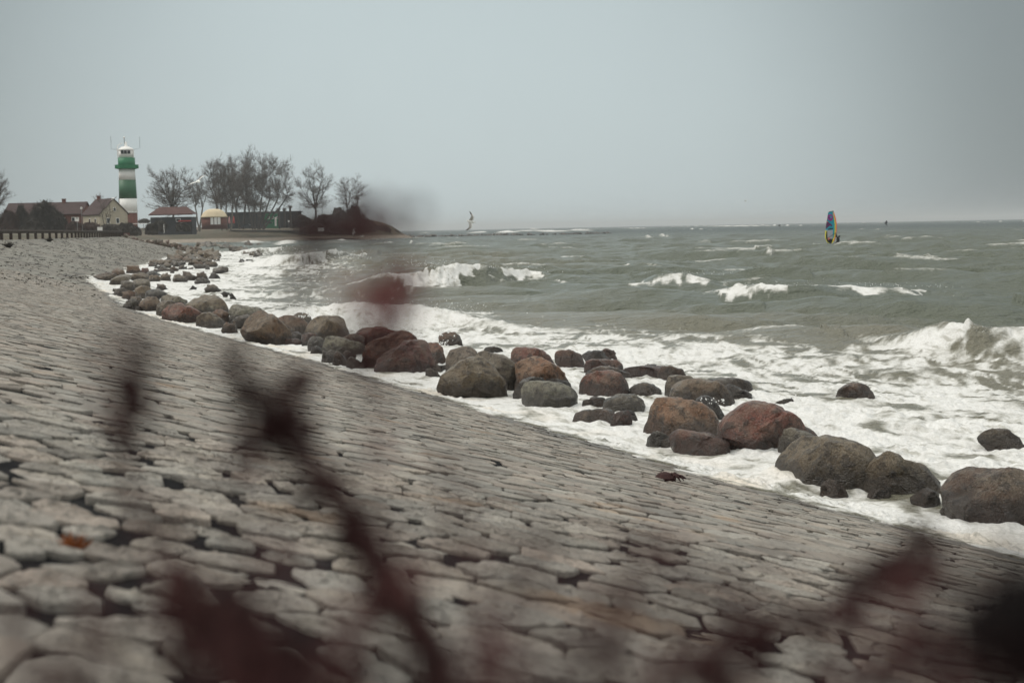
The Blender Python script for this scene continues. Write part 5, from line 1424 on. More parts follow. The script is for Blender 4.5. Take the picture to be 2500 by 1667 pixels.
person_px(c2, 405, 706, 470, 'person in a reddish coat in front of the pavilion, right one', M_RED)
b = P(*c2(265, 735), 470)
t = empty('bench', tuple(b), 'pale bench and table on the grass before the pavilion', 'bench')
MB().box((0, 0, .75), (1.8, .7, .07)).build('top', M_JKT, t)
for sx in (-.7, .7): MB().box((sx, 0, .3), (.1, .5, .9)).build('leg', M_JKT, t)
MB().box((0, -.7, .45), (1.8, .28, .06)).build('seat', M_JKT, t)

# ------------------------------------------------------------------ gulls
M_GWHITE = mat('gull_white', (0.88, 0.88, 0.86), .8, .04, 6); M_GGREY = mat('gull_grey', (0.48, 0.46, 0.44), .8, .06, 6); M_GDARK = mat('gull_black', (0.025, 0.022, 0.02), .8, .1, 6); M_BEAK = mat('gull_beak', (0.25, 0.08, 0.03), .6, .1, 6)
def gull(label, loc, f, left, span, bend=.35, sweep=.3, group='gulls in flight', bend_r=None):
    f = Vector(f).normalized(); l = Vector(left); l = (l - f * l.dot(f)).normalized(); u = f.cross(l)
    m = MB(); s = span
    n = 10
    rows = [(-.21, .004, .0), (-.19, .035, .0), (-.12, .052, .0), (-.02, .08, 0), (.07, .074, .0), (.13, .046, .008), (.165, .036, .012), (.19, .024, .01), (.205, .010, .006), (.235, .003, 0)]
    b = 0
    for x, r, z in rows:
        for k in range(n):
            a = 2 * math.pi * k / n; flat = .35 if x < -.16 else .85; wd = 1.8 if x < -.18 else 1
            m.v.append((s * x, s * r * wd * math.cos(a), s * (z + r * flat * math.sin(a))))
    for i in range(len(rows) - 1):
        for k in range(n):
            k2 = (k + 1) % n; m.f.append([i * n + k, i * n + k2, (i + 1) * n + k2, (i + 1) * n + k]); m.m.append(3 if i >= 8 else 0)
    m.f.append(list(range(n))); m.m.append(0); m.f.append(list(range((len(rows) - 1) * n, len(rows) * n))); m.m.append(3)
    for sd in (-1, 1):
        bd = bend if sd > 0 or bend_r is None else bend_r
        # inner wing, wrist, hand, tip: (out, forward, up, chord)
        st = [(.03, .06, .02, .19), (.16, .10, .02 + .16 * bd, .18), (.27, .10, .02 + .22 * bd, .155), (.38, .04 - sweep * .05, .02 + .16 * bd, .12), (.46, -.04 - sweep * .1, .02 + .05 * bd, .075), (.50, -.11 - sweep * .12, .0 - .02 * bd, .012)]
        b = len(m.v); 
        for o_, fw, up_z, ch in st:
            for (cf, th) in ((0, .010), (-.22, .012), (-1.0, .002)):
                for sg in (1, -1): m.v.append((s * (fw + cf * ch), s * sd * o_, s * (up_z + sg * th * (.6 if o_ > .3 else 1))))
        for i in range(len(st) - 1):
            A = b + i * 6; Bq = A + 6
            tipm = 2 if i >= 3 else 1
            for (p, q, mi) in ((0, 2, 0), (2, 4, tipm)):
                fa = [A + p, A + q, Bq + q, Bq + p]; m.f.append(fa if sd > 0 else fa[::-1]); m.m.append(mi)
                fa = [A + p + 1, Bq + p + 1, Bq + q + 1, A + q + 1]; m.f.append(fa if sd > 0 else fa[::-1]); m.m.append(0 if i < 3 else 2)
            fa = [A, Bq, Bq + 1, A + 1]; m.f.append(fa if sd > 0 else fa[::-1]); m.m.append(0)
            fa = [A + 4, A + 5, Bq + 5, Bq + 4]; m.f.append(fa if sd > 0 else fa[::-1]); m.m.append(0 if i < 3 else 2)
        e_ = b + 30; m.f.append([e_, e_ + 2, e_ + 4, e_ + 5, e_ + 3, e_ + 1]); m.m.append(2)
    Mx = Matrix((f, l, u)).transposed()
    m.v = [tuple(Mx @ Vector(v)) for v in m.v]
    o = m.build('gull', [M_GWHITE, M_GGREY, M_GDARK, M_BEAK], None, False, tuple(loc))
    return setp(o, label, 'gull', group)
gull('gull banked on edge with wings upright low over the horizon', P(1150, 541, 80), (1, .05, -.22), (.22, -.15, 1), 1.12, .5, .5)
gull('white gull gliding in front of the bare trees', P(484, 443, 80), (.45, -.85, -.22), (.80, .42, .42), 1.18, .55, .3, bend_r=.1)
gull('gull passing above the brown roof beside the lighthouse', P(276, 484, 180), (-.7, -.6, 0), (-.6, .7, -.25), 1.25, .5, .4)
gull('gull with raised wings low over the beach, left one', P(864, 568, 190), (-.9, -.3, .1), (.2, -.5, .85), 1.3, .9, .3)
gull('gull low over the water by the point, right one', P(884, 577, 190), (.9, -.3, -.1), (.3, .9, .1), 1.4, .3, .3)
gull('tiny gull flying low over the swell', P(885, 620, 130), (.8, -.4, -.1), (.2, -.2, .9), 1.0, .4, .3)
gull('speck of a gull high in the grey sky', P(1820, 491, 300), (1, -.2, 0), (.2, .9, .1), 1.3, .5, .3)
def standing_gull(label, px, py, Y, flip=1):
    b = P(px, py, Y); m = MB(); n = 8
    z0 = zland(b.x, b.y); b.z = max(b.z, z0) if abs(b.z - z0) < 2 else z0
    rows = [(-.30, .01, .27), (-.2, .06, .26), (-.05, .11, .26), (.08, .12, .27), (.16, .075, .33), (.19, .055, .40), (.22, .055, .45), (.26, .03, .45), (.32, .008, .44)]
    for x, r, z in rows:
        for k in range(n):
            a = 2 * math.pi * k / n; m.v.append((flip * x, r * math.cos(a), z + r * math.sin(a)))
    for i in range(len(rows) - 1):
        for k in range(n):
            k2 = (k + 1) % n; m.f.append([i * n + k, i * n + k2, (i + 1) * n + k2, (i + 1) * n + k]); m.m.append(1 if i < 2 else 0)
    m.mat(3)
    for sy in (-.04, .04): m.tube([(flip * .02, sy, -.02), (flip * .02, sy, .2)], .012, 5)
    o = m.build('gull', [M_GWHITE, M_GGREY, M_GDARK, M_BEAK], None, True, tuple(b)); o.scale = (1.5, 1.5, 1.5)
    return setp(o, label, 'gull', 'gulls standing on the beach')
for i, (x, y, lab) in enumerate([(1120, 758, 'standing gull on the beach, brightest of them'), (1075, 755, 'standing gull just left of the brightest one'), (685, 745, 'standing gull on the grass below the pale stems'), (615, 740, 'standing gull on the grass below the domed tent'),
                             (645, 770, 'standing gull nearest the water below the tent'), (360, 733, 'standing gull before the bench by the pavilion'), (820, 775, 'standing gull on the sand below the tree clump'), (1335, 730, 'standing gull on the scrubby mound')]):
    standing_gull(lab, *c2(x, y), 540 if x > 500 else 480, 1 if i % 2 else -1)
print('T back', time.process_time())
M_DRYP = mat('dried_dock_rose', (0.26, 0.055, 0.055), .8, .2, 30.0)
M_DRYM = mat('dried_dock_maroon', (0.050, 0.015, 0.015), .85, .35, 30.0)
# ------------------------------------------------------------------ windsurfer
M_TEAL = mat('sail_teal', (0.07, 0.48, 0.58), .5, .06, 1.0); M_MAG = mat('sail_magenta', (0.55, 0.07, 0.34), .5, .06, 1.0); M_PURP = mat('sail_purple', (0.13, 0.03, 0.13), .5, .08, 1.0)
M_YEL = mat('sail_yellow', (0.88, 0.82, 0.16), .5, .05, 1.0); M_COR = mat('sail_coral', (0.85, 0.30, 0.22), .5, .05, 1.0); M_FILM = mat('sail_window_film', (0.55, 0.55, 0.58), .3, .05, 1.0)
M_SBLK = mat('sail_black', (0.018, 0.022, 0.026), .6, .05, 1.0); M_NEO = mat('wetsuit_black', (0.014, 0.016, 0.018), .55, .1, 4.0)
def sheer(m, amt=.5):
    n, l = m.node_tree.nodes, m.node_tree.links; b = n['Principled BSDF']; tr = n.new('ShaderNodeBsdfTranslucent'); mx = n.new('ShaderNodeMixShader'); mx.inputs[0].default_value = amt
    g = n.new('ShaderNodeVectorMath'); g.operation = 'SCALE'; g.inputs['Scale'].default_value = 1.5
    l.new(b.inputs['Base Color'].links[0].from_socket, g.inputs[0]); l.new(g.outputs[0], tr.inputs['Color'])
    l.new(b.outputs[0], mx.inputs[1]); l.new(tr.outputs[0], mx.inputs[2]); l.new(mx.outputs[0], n['Material Output'].inputs['Surface'])
for m_ in (M_TEAL, M_MAG, M_YEL, M_COR, M_FILM): sheer(m_)
Yw = 174.0
wb = G(1980 + 660 * .0765, 500 + 1345 * .0765); Yw = wb.y; kw = .0765 * Yw / FPX
def sp(x, y, d=0.0): return (((x - 660) * kw), d, ((1345 - y) * kw))
rig = empty('windsurf_board', (wb.x, wb.y, .12), 'windsurf board with a tall teal sail edged in yellow and coral', 'windsurfer')
brd = MB(); n_ = 12
rows = [(-185, .04, .08), (-165, .22, .05), (-60, .30, .03), (60, .30, .03), (150, .22, .05), (205, .05, .12)]
for x, w, z in rows:
    for k in range(n_):
        a = 2 * math.pi * k / n_; brd.v.append((x * kw, w * math.cos(a), z + .07 * math.sin(a)))
for i in range(len(rows) - 1):
    for k in range(n_):
        k2 = (k + 1) % n_; brd.f.append([i * n_ + k, i * n_ + k2, (i + 1) * n_ + k2, (i + 1) * n_ + k]); brd.m.append(0)
brd.f.append(list(range(n_))); brd.m.append(0); brd.f.append(list(range(5 * n_, 6 * n_))); brd.m.append(0)
brd.build('board', M_SBLK, rig, True)
mast_l = [(640, 1310), (690, 1200), (740, 1050), (770, 850), (770, 650), (740, 450), (690, 240)]
def bulge(x, y): return -.18 * math.sin(math.pi * min(max((x - 460) / 320, 0), 1)) * math.sin(math.pi * min(max((1310 - y) / 1100, 0), 1))
def panel(name, m, poly, d=0.0, th=.012, parent=rig):
    q = MB(); n = len(poly)
    vs = [sp(x, y, bulge(x, y) + d - th) for x, y in poly] + [sp(x, y, bulge(x, y) + d + th) for x, y in poly]
    q.add(vs, [tuple(range(n)), tuple(reversed(range(n, 2 * n)))] + [(i, (i + 1) % n, (i + 1) % n + n, i + n) for i in range(n)])
    return q.build(name, m, parent)
sailp = panel('sail', M_TEAL, [(555, 275), (690, 245), (735, 450), (762, 650), (760, 850), (735, 1040), (690, 1120), (690, 840), (470, 840), (490, 650), (525, 440)])
panel('window_panel', M_FILM, [(497, 870), (685, 835), (690, 1000), (690, 1120), (610, 1120), (525, 1120)])
panel('foot_panel', M_SBLK, [(475, 860), (510, 880), (525, 1120), (690, 1120), (680, 1200), (640, 1300), (515, 1220), (470, 1070)], .004)
panel('foot_patch', M_COR, [(530, 1100), (570, 1070), (600, 1120), (545, 1165)], -.04)
rgp = [(612 + 88 * math.cos(a), 445 + 108 * math.sin(a)) for a in np.linspace(0, 2 * math.pi, 25)[:-1]]
ri = MB(); inn = [(628 + 30 * math.cos(a), 425 + 42 * math.sin(a)) for a in np.linspace(0, 2 * math.pi, 25)[:-1]]
vs = [sp(x, y, bulge(x, y) - .035) for x, y in rgp + inn]
ri.add(vs, [(i, (i + 1) % 24, 24 + (i + 1) % 24, 24 + i) for i in range(24)]); ri.build('ring_logo', M_MAG, sailp)
panel('ring_bar', M_PURP, [(528, 425), (600, 440), (608, 460), (526, 445)], -.05, .006, sailp)
panel('arrow_logo', M_PURP, [(505, 570), (555, 590), (665, 680), (655, 735), (600, 690), (475, 800), (485, 650)], -.04, .006, sailp)
panel('arrow_tip', M_COR, [(500, 560), (540, 565), (532, 595), (503, 592)], -.055, .006, sailp)
panel('lettering', M_SBLK, [(535, 795), (690, 775), (690, 815), (535, 840)], -.04, .006, sailp)
for i, x in enumerate((563, 600, 638)): panel('lettering_gap', M_TEAL, [(x, 800), (x + 9, 798), (x + 9, 822), (x, 826)], -.056, .004, sailp)
panel('mast_sleeve', M_YEL, [(688, 255), (712, 330), (755, 480), (785, 660), (785, 850), (765, 1030), (712, 1190), (655, 1312), (632, 1308), (680, 1190), (728, 1040), (745, 850), (752, 660), (728, 470)], -.03, .03)
panel('luff_band', M_COR, [(715, 250), (745, 330), (795, 480), (820, 660), (815, 850), (788, 1040), (735, 1200), (712, 1190), (765, 1030), (785, 850), (785, 660), (755, 480), (712, 330)], -.02, .02)
panel('mast_tip', M_SBLK, [(690, 235), (712, 235), (722, 275), (700, 280)], -.03, .03)
panel('leech_edge', M_YEL, [(455, 860), (480, 850), (490, 870), (472, 1000), (475, 1090), (515, 1210), (640, 1290), (635, 1305), (505, 1225), (450, 1090), (448, 1000)], -.03, .02)
panel('top_batten', M_SBLK, [(560, 262), (688, 240), (690, 252), (560, 278)], -.03, .015)
panel('leech_tape', M_SBLK, [(540, 300), (552, 300), (525, 480), (490, 660), (478, 800), (466, 800), (480, 650), (515, 470)], -.03, .01)
MB().tube([sp(455, 1120, -.25), sp(560, 1060, -.45), sp(700, 980, -.35), sp(790, 930, -.1)], .025, 6).build('boom', M_SBLK, rig)
# sailor hanging out on the far side of the rig: one continuous skinned figure
def skinned(name, verts, edges, rad, m, loc, root=0, sub=2):
    me = bpy.data.meshes.new(name); me.from_pydata(verts, edges, [])
    o = link(name, me, None, loc); me.materials.append(m)
    md = o.modifiers.new('skin', 'SKIN'); md.use_smooth_shade = True
    if not me.skin_vertices: me.attributes
    return o
def sailor():
    J = dict(pel=(858, 1215), chest=(868, 1135), neck=(885, 1085), head=(900, 1052), shl=(850, 1110), ell=(812, 1030), hnl=(790, 945), kn=(790, 1245), ank=(715, 1318), toe=(690, 1338), kn2=(770, 1280), ank2=(665, 1330), toe2=(640, 1345), shr=(880, 1120), elr=(830, 1075), hnr=(770, 1000))
    q = MB()
    def chain(keys, rads, dys): q.tube([sp(*J[k], dy) for k, dy in zip(keys, dys)], rads, 8)
    chain(['pel', 'chest', 'neck', 'head'], [.19, .23, .10, .13], [0, .05, .1, .08])
    chain(['pel', 'kn', 'ank', 'toe'], [.16, .11, .08, .06], [-.08, -.12, -.12, -.12])
    chain(['pel', 'kn2', 'ank2', 'toe2'], [.16, .11, .08, .06], [.1, .14, .12, .12])
    chain(['chest', 'shl', 'ell', 'hnl'], [.14, .085, .065, .05], [-.1, -.16, -.16, -.1])
    chain(['chest', 'shr', 'elr', 'hnr'], [.14, .085, .065, .05], [.15, .2, .16, -.02])
    return q
q = sailor(); me = bpy.data.meshes.new('person'); me.from_pydata(q.v, [], q.f); me.materials.append(M_NEO)
o = link('person', me, None, (wb.x, wb.y, .12))
rm_ = o.modifiers.new('remesh', 'REMESH'); rm_.mode = 'VOXEL'; rm_.voxel_size = .045; rm_.use_smooth_shade = True
setp(o, 'person in a black wetsuit leaning back from the windsurf sail', 'person')
hd = MB().lathe([(.01, -.13), (.09, -.1), (.125, 0), (.1, .1), (.01, .14)], 10, sp(903, 1046, .06)).build('head', M_NEO, o, True)
# two specks near the horizon: a far kite rider and a far sail
for px, py, lab, hh in [(2164, 549.5, 'tiny distant windsurfer on the horizon right of the near one', 11), (1903, 552.5, 'tiniest dark sail speck on the horizon left of the near windsurfer', 4)]:
    w = P(px, py, 560); k = 560 / FPX
    t = empty('distant_windsurfer', (w.x, w.y, max(w.z, .05)), lab, 'windsurfer', 'distant windsurfers')
    m = MB(); m.tube([(-.45, 0, .05), (0, 0, .0), (.55, 0, .1)], [.05, .12, .05], 8); m.build('board', M_SBLK, t)
    H = hh * k
    m = MB(); m.add([(0, -.03, .2), (.45, -.03, H * .5), (.25, -.03, H), (-.1, -.03, H * .95), (-.75, -.03, H * .35), (0, .03, .2), (.45, .03, H * .5), (.25, .03, H), (-.1, .03, H * .95), (-.75, .03, H * .35)],
                    [(0, 1, 2, 3, 4), (9, 8, 7, 6, 5)] + [(i, i + 5, (i + 1) % 5 + 5, (i + 1) % 5) for i in range(5)]); m.build('sail', M_NAVY, t)

# ------------------------------------------------------------------ on the paving
b = on_slope_fast(1628, 1172)
t = empty('seaweed', tuple(b), 'dark clump of seaweed washed up on the paving', 'seaweed')
sg = MB(); rg = random.Random(4)
for i in range(9):
    a = rg.uniform(-.6, .6); L_ = rg.uniform(.06, .22)
    sg.tube([(0, 0, .01), (L_ * .4, a * .05, rg.uniform(.02, .07)), (L_ * .8, a * .12, rg.uniform(.01, .05)), (L_, a * .16, .0)], [.012, .018, .014, .004], 5)
sg.lathe([(.09, -.01), (.10, .03), (.06, .07), (.01, .085)], 9, (-.02, 0, 0)); sg.build('frond', M_DRY, t)
M_ORANGE = mat('orange_weed', (0.26, 0.085, 0.025), .9, .2, 8)
b = on_slope_fast(170, 1338); tuft('orange_weed', 'small orange brown weed growing from a joint of the paving', b, .11, .05, 5, M_ORANGE, 40, None, 'plant', .0035)
for i, (px, py, lab) in enumerate([(1690, 1080, ''), (1160, 905, '')]): pass

# spray thrown up by the breakers and between the rocks
Vd, Fd = ico(1); rg = np.random.default_rng(77); SPV, SPF = [], []; ofs = 0
def spray(n, px, py, sx, sy, Y0, rpx=(.35, .95)):
    global ofs
    for _ in range(n):
        x = px + rg.normal(0, sx); y = py - abs(rg.normal(0, sy)); w = P(x, y, Y0 + rg.normal(0, .4)); r = rg.uniform(*rpx) * w.y / FPX * (.6 + .8 * rg.random())
        SPV.append(Vd * r * np.array([1, 1, rg.uniform(.7, 1.5)]) + np.array(w)); SPF.append(Fd + ofs); ofs += len(Vd)
for px, py, sx, sy, d, n in [(1180, 655, 70, 7, 73, 120), (1030, 650, 40, 9, 73, 90), (1250, 668, 40, 6, 76, 50), (1690, 670, 50, 5, 69, 50), (1940, 698, 60, 5, 56, 60), (2150, 698, 50, 5, 57, 40), (2290, 702, 30, 5, 57, 30), (2390, 812, 50, 7, 32, 90), (2290, 840, 40, 6, 33, 50),
                            (900, 752, 120, 12, 46, 220), (1090, 765, 60, 12, 43, 140), (760, 760, 70, 14, 49, 120), (700, 620, 80, 10, 128, 140), (820, 632, 40, 7, 125, 60), (560, 640, 40, 8, 135, 60)]:
    spray(n, px, py, sx, sy, d)
for px, py, sx, sy, d, n in [(1738, 985, 22, 12, 22, 26), (1930, 975, 18, 5, 24, 20), (2040, 1195, 16, 8, 17, 7), (2125, 1190, 18, 12, 17, 6), (1075, 843, 14, 10, 37, 30), (1088, 820, 10, 8, 37, 16), (745, 775, 14, 8, 46, 30), (610, 800, 10, 10, 47, 12), (325, 718, 7, 5, 80, 16), (380, 760, 8, 6, 62, 18), (500, 705, 10, 6, 100, 14)]:
    spray(n, px, py, sx, sy, d, (.8, 2.3))
me = mesh_np('sea_spray', np.vstack(SPV), np.vstack(SPF), M_FOAM, True)
setp(link('sea_spray', me), kind='stuff')

# ------------------------------------------------------------------ dried dock plants right in front of the camera (far out of focus)
def ground_at(x, y):
    d = inland(np.array([x]), np.array([max(y, -40)]))[0]; return float(zslope(d))
def smooth_path(pts, n=26):
    pts = np.array([tuple(p) for p in pts]); t = np.linspace(0, len(pts) - 1, n); out = []
    for q in t:
        i = min(int(q), len(pts) - 2); f = q - i
        p0, p1, p2, p3 = pts[max(i - 1, 0)], pts[i], pts[i + 1], pts[min(i + 2, len(pts) - 1)]
        out.append(.5 * ((2 * p1) + (-p0 + p2) * f + (2 * p0 - 5 * p1 + 4 * p2 - p3) * f * f + (-p0 + 3 * p1 - 3 * p2 + p3) * f ** 3))
    return [Vector(o) for o in out]
def seed_cluster(parent, c, r, h, seed, m, n=46, axis=(0, 0, 1)):
    "a spike of small papery valves round the stem"
    rg = np.random.default_rng(seed); ax = Vector(axis).normalized(); V, F, o_ = [], [], 0
    q4 = np.array([[-.5, -.5, 0], [.5, -.5, 0], [.62, .5, 0], [0, .9, .1], [-.62, .5, 0], [-.5, -.5, .12], [.5, -.5, .12], [.62, .5, .12], [0, .9, .2], [-.62, .5, .12]])
    f5 = [(4, 3, 2, 1, 0), (5, 6, 7, 8, 9), (0, 1, 6, 5), (1, 2, 7, 6), (2, 3, 8, 7), (3, 4, 9, 8), (4, 0, 5, 9)]
    q = MB()
    for _ in range(n):
        u = rg.uniform(-1, 1); rad = r * math.sqrt(rg.random()) * math.sqrt(max(.1, 1 - u * u)); a = rg.uniform(0, 6.28)
        e1 = Vector((1, 0, 0)) if abs(ax.x) < .8 else Vector((0, 1, 0)); e1 = (e1 - ax * e1.dot(ax)).normalized(); e2 = ax.cross(e1)
        p = ax * (u * h) + e1 * (rad * math.cos(a)) + e2 * (rad * math.sin(a))
        s = rg.uniform(.35, .75) * min(r, .008)
        Rm = Matrix.Rotation(rg.uniform(0, 6.28), 3, 'X') @ Matrix.Rotation(rg.uniform(0, 6.28), 3, 'Y') @ Matrix.Rotation(rg.uniform(0, 6.28), 3, 'Z')
        q.add([p + Rm @ (Vector(v) * s) for v in q4], f5)
    return q.build('seed_cluster', m, parent, False, tuple(c))
def dry_leaf(parent, p0, p1, w, m, seed=1):
    "a shrivelled curled leaf between two points"
    rg = random.Random(seed); p0 = Vector(p0); p1 = Vector(p1); d = p1 - p0; L = d.length; t = d.normalized()
    e = Vector((0, 1, 0)) if abs(t.y) < .8 else Vector((1, 0, 0)); s = t.cross(e).normalized(); nn = s.cross(t)
    q = MB(); N = 9; rows = []
    for i in range(N):
        f = i / (N - 1); ww = w * math.sin(math.pi * min(.04 + f * .94, 1)) ** .7 * rg.uniform(.75, 1.1)
        c = p0 + d * f + nn * (.18 * L * math.sin(math.pi * f)) + s * rg.uniform(-.1, .1) * w
        for k, a in enumerate((-1, -.5, 0, .5, 1)):
            rows.append(c + s * (a * ww / 2) + nn * (abs(a) * w * rg.uniform(.1, .35)))
    th = nn * .0012
    nV = len(rows); q.v = [tuple(r) for r in rows] + [tuple(r - th) for r in rows]
    for i in range(N - 1):
        for k in range(4):
            a = i * 5 + k; q.f.append([a, a + 1, a + 6, a + 5]); q.m.append(0); q.f.append([nV + a, nV + a + 5, nV + a + 6, nV + a + 1]); q.m.append(0)
    return q.build('leaf', m, parent)
def sv(x, y): return x * 1.0629, y * 1.0629      # from the displayed picture to photo pixels
KP = .58                                           # everything of a plant is laid out at this share of its listed distance
def plant(label, path, r, clusters=(), leaves=(), branches=(), m=M_DRY, root_dy=-.03, KP=KP):
    r *= KP
    path = [(x, y, d * KP) for x, y, d in path]; branches = [[(x, y, d * KP) for x, y, d in b] for b in branches]
    clusters = [(x, y, d * KP, rr * KP, h * KP, red, n) for x, y, d, rr, h, red, n in clusters]; leaves = [(a, b, c, d, e * KP, w * KP, red) for a, b, c, d, e, w, red in leaves]
    pts = [P(*sv(x, y), d) for x, y, d in path]
    g0 = pts[0]; gx, gy = g0.x * .9, g0.y + root_dy
    root = Vector((gx, gy, ground_at(gx, gy) - .02))
    t = empty('dried_dock', tuple(root), label, 'plant', 'dried dock plants before the camera')
    def loc(v): return v - root
    full = [root, (root * .45 + pts[0] * .55)] + pts
    sm = smooth_path([loc(p) for p in full], 40)
    MB().tube(sm, list(np.linspace(r * 1.15, r * .5, len(sm))), 7).build('stem', m, t, True)
    for bp in branches:
        bpts = [loc(P(*sv(x, y), d)) for x, y, d in bp]
        sb = smooth_path(bpts, 14); MB().tube(sb, list(np.linspace(r * .7, r * .35, 14)), 6).build('branch', m, t, True)
    for i, (x, y, d, rr, h, red, n) in enumerate(clusters):
        n = int(n * .52) + 2
        seed_cluster(t, loc(P(*sv(x, y), d)), rr, h, 100 + i + int(x), (m, M_DRYR, M_DRYP)[red], n)
    for i, (x0, y0, x1, y1, d, w, red) in enumerate(leaves): dry_leaf(t, loc(P(*sv(x0, y0), d)), loc(P(*sv(x1, y1), d + .015)), w, M_DRYR if red else m, int(x0))
    return t
plant('dark red dried stalk leaning left across the middle of the paving, thickest of all',
      [(1010, 1660, .92), (945, 1430, .94), (868, 1290, .95), (770, 1140, .96), (690, 1030, .97), (625, 965, .98)], .0150,
      clusters=[(605, 965, .98, .026, .028, 0, 110), (655, 1000, .98, .018, .026, 0, 50), (715, 1065, .97, .016, .036, 0, 50), (690, 890, 1.0, .014, .018, 1, 40), (545, 840, .96, .016, .024, 0, 26), (800, 1180, .96, .016, .036, 0, 50), (880, 1310, .95, .018, .036, 0, 50), (840, 1260, .95, .016, .03, 0, 40), (960, 1500, .93, .014, .05, 0, 34)],
      branches=[[(640, 985, .98), (660, 930, 1.0), (700, 865, 1.0)], [(620, 965, .98), (580, 900, .97), (540, 820, .96)]],
      leaves=[(690, 1030, 590, 985, .97, .030, 0), (870, 1290, 780, 1190, .95, .024, 0), (900, 1380, 840, 1250, .94, .03, 0)])
plant('dark red dried stalk at the left with a black tip over the paving joints',
      [(640, 1680, .76), (520, 1500, .80), (420, 1400, .84), (340, 1230, .9), (280, 1010, .95), (320, 850, .98)], .0042,
      clusters=[(283, 945, .95, .016, .028, 0, 90), (320, 870, .97, .013, .026, 0, 46), (350, 830, .98, .010, .018, 0, 16), (560, 1540, .78, .040, .040, 0, 150), (430, 1420, .82, .030, .028, 0, 80), (500, 1480, .8, .030, .028, 0, 80), (660, 1560, .76, .036, .024, 0, 70), (340, 1530, .76, .036, .03, 0, 40), (400, 1340, .86, .014, .02, 0, 24)],
      leaves=[(420, 1400, 640, 1540, .80, .045, 0), (560, 1545, 760, 1600, .76, .04, 0)])
plant('tall dried stalk whose dark red seed heads blur over the headland and the surf',
      [(1090, 1680, .62), (1060, 1420, .62), (1032, 1150, .62), (975, 900, .62), (915, 700, .62), (880, 590, .62), (875, 505, .62)], .0013,
      clusters=[(890, 500, .60, .016, .010, 1, 18), (862, 508, .66, .012, .010, 0, 22), (822, 500, .80, .009, .012, 0, 34), (790, 520, .80, .010, .006, 0, 24), (722, 525, .66, .010, .012, 0, 26), (700, 560, .66, .010, .018, 0, 14), (690, 640, .60, .010, .016, 0, 10), (912, 692, .60, .017, .010, 2, 44), (860, 690, .60, .018, .008, 2, 14), (905, 735, .60, .008, .012, 1, 10), (850, 780, .62, .010, .018, 1, 5), (930, 640, .6, .012, .012, 1, 6), (1030, 1130, .62, .012, .022, 1, 14), (890, 790, .62, .012, .012, 1, 10)],
      branches=[[(915, 700, .62), (800, 640, .64), (715, 545, .66)], [(890, 620, .62), (830, 560, .64), (765, 515, .66)]], m=M_DRYM, KP=.78)
plant('dried stalk slanting up to the right across the lower right paving',
      [(1500, 1700, .82), (1640, 1530, .84), (1770, 1460, .86), (1960, 1370, .88), (2060, 1310, .88), (2115, 1265, .9)], .0075,
      clusters=[(2110, 1272, .9, .018, .020, 0, 80), (2060, 1315, .88, .015, .016, 0, 50), (1960, 1375, .88, .014, .018, 0, 46), (1860, 1420, .87, .012, .014, 0, 30), (1760, 1470, .86, .014, .018, 0, 40), (1620, 1545, .84, .016, .014, 0, 40), (1550, 1420, .76, .012, .036, 0, 26)],
      leaves=[(1990, 1360, 2120, 1265, .88, .026, 0), (1700, 1500, 1860, 1420, .86, .016, 0)])
plant('black mass of dried leaves in the lower right corner, darkest blur',
      [(2420, 1700, .38), (2380, 1560, .38), (2330, 1440, .38), (2400, 1330, .38)], .0045,
      clusters=[(2300, 1440, .38, .014, .012, 0, 110), (2360, 1390, .38, .015, .014, 0, 110), (2330, 1500, .38, .012, .010, 0, 70), (2225, 1455, .38, .010, .008, 0, 36), (2350, 1560, .38, .012, .010, 1, 36), (2410, 1470, .38, .018, .020, 0, 110), (2260, 1540, .38, .012, .010, 1, 16)],
      leaves=[(2420, 1490, 2150, 1450, .38, .022, 0), (2440, 1400, 2240, 1380, .38, .022, 0), (2420, 1540, 2220, 1500, .38, .02, 0), (2380, 1330, 2260, 1480, .38, .024, 0)], m=M_DRYB)

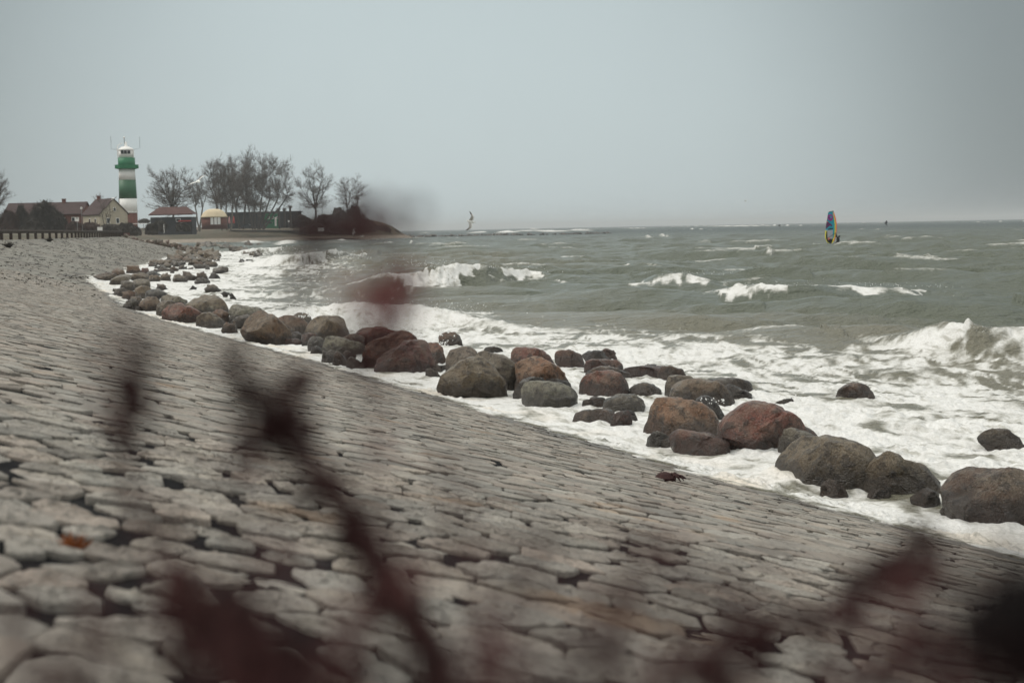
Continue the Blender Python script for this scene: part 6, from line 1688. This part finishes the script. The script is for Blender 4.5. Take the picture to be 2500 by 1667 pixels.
# thin bare side shoots of the same plants: nearly dissolved by the blur, a wine-red veil over the lower picture
vrg = random.Random(12)
VEIL = [(430, 1500, 380, 1180, .42), (560, 1560, 640, 1240, .40), (760, 1590, 830, 1330, .42), (930, 1560, 880, 1200, .44), (1180, 1600, 1060, 1180, .46), (1330, 1600, 1400, 1330, .44), (1540, 1590, 1560, 1280, .42), (1700, 1600, 1640, 1380, .42), (1850, 1600, 1930, 1400, .40), (2050, 1620, 2120, 1360, .38), (2220, 1640, 2180, 1440, .36),
        (180, 1590, 240, 1330, .42), (520, 1300, 560, 1000, .50), (300, 1000, 260, 760, .52), (860, 1000, 800, 720, .52), (2300, 1620, 2330, 1300, .36), (1950, 1640, 2000, 1500, .36), (650, 1640, 520, 1480, .34)]
VEIL += [(1440, 1640, 1480, 1200, .36), (1260, 1640, 1240, 1260, .34), (820, 1640, 740, 1440, .32), (1120, 1640, 1140, 1420, .32), (1640, 1640, 1720, 1300, .34), (2140, 1640, 2040, 1380, .30), (80, 1640, 60, 1420, .32), (1380, 1640, 1330, 1480, .30)]
labs_x = ['at the lower left', 'left of the thick middle stalk', 'under the thick middle stalk', 'crossing the thick middle stalk', 'right of the thick middle stalk', 'in the lower middle', 'right of the lower middle', 'left of the slanting right stalk', 'below the slanting right stalk', 'below the tip of the slanting right stalk', 'left of the black leaf mass',
          'in the lower left corner', 'above the leafy lower left clump', 'over the far left paving', 'reaching the rocks left of the dark red pair', 'over the black leaf mass', 'under the black leaf mass', 'inside the leafy lower left clump', 'standing tallest in the lower middle', 'just right of the thick middle stalk foot', 'short, at the foot of the thick middle stalk', 'short, right of the thick middle stalk foot', 'rising behind the slanting right stalk', 'left of the black leaf mass, nearest the lens', 'at the far lower left edge', 'short, at the bottom of the middle']
for i, (x0, y0, x1, y1, d) in enumerate(VEIL):
    n = 4
    cl = [(x0 + (x1 - x0) * u + vrg.gauss(0, 26), y0 + (y1 - y0) * u, d / KP, .020, .020, vrg.random() < .4, 8) for u in (.1, .45, .75, .98)]
    plant('faint blurred dried shoot ' + labs_x[i], [(x0, max(y0, 1600) + 80, d / KP), ((x0 * .6 + x1 * .4), (y0 * .6 + y1 * .4), d / KP), (x1, y1, d / KP)], .0022, clusters=cl, m=M_DRYM)

# ------------------------------------------------------------------ haze
hz_m = bpy.data.materials.new('haze'); hz_m.use_nodes = True
hn_, hl_ = hz_m.node_tree.nodes, hz_m.node_tree.links
hn_.clear()
ho = hn_.new('ShaderNodeOutputMaterial'); hvn = hn_.new('ShaderNodeVolumePrincipled')
hvn.inputs['Color'].default_value = (0.93, 0.96, 0.97, 1); hvn.inputs['Density'].default_value = .0002; hvn.inputs['Anisotropy'].default_value = .2
hl_.new(hvn.outputs[0], ho.inputs['Volume'])
o = MB().box((0, 5400, 19), (19800, 17600, 46)).build('haze', hz_m)
setp(o, kind='stuff')
print('T front', time.process_time())
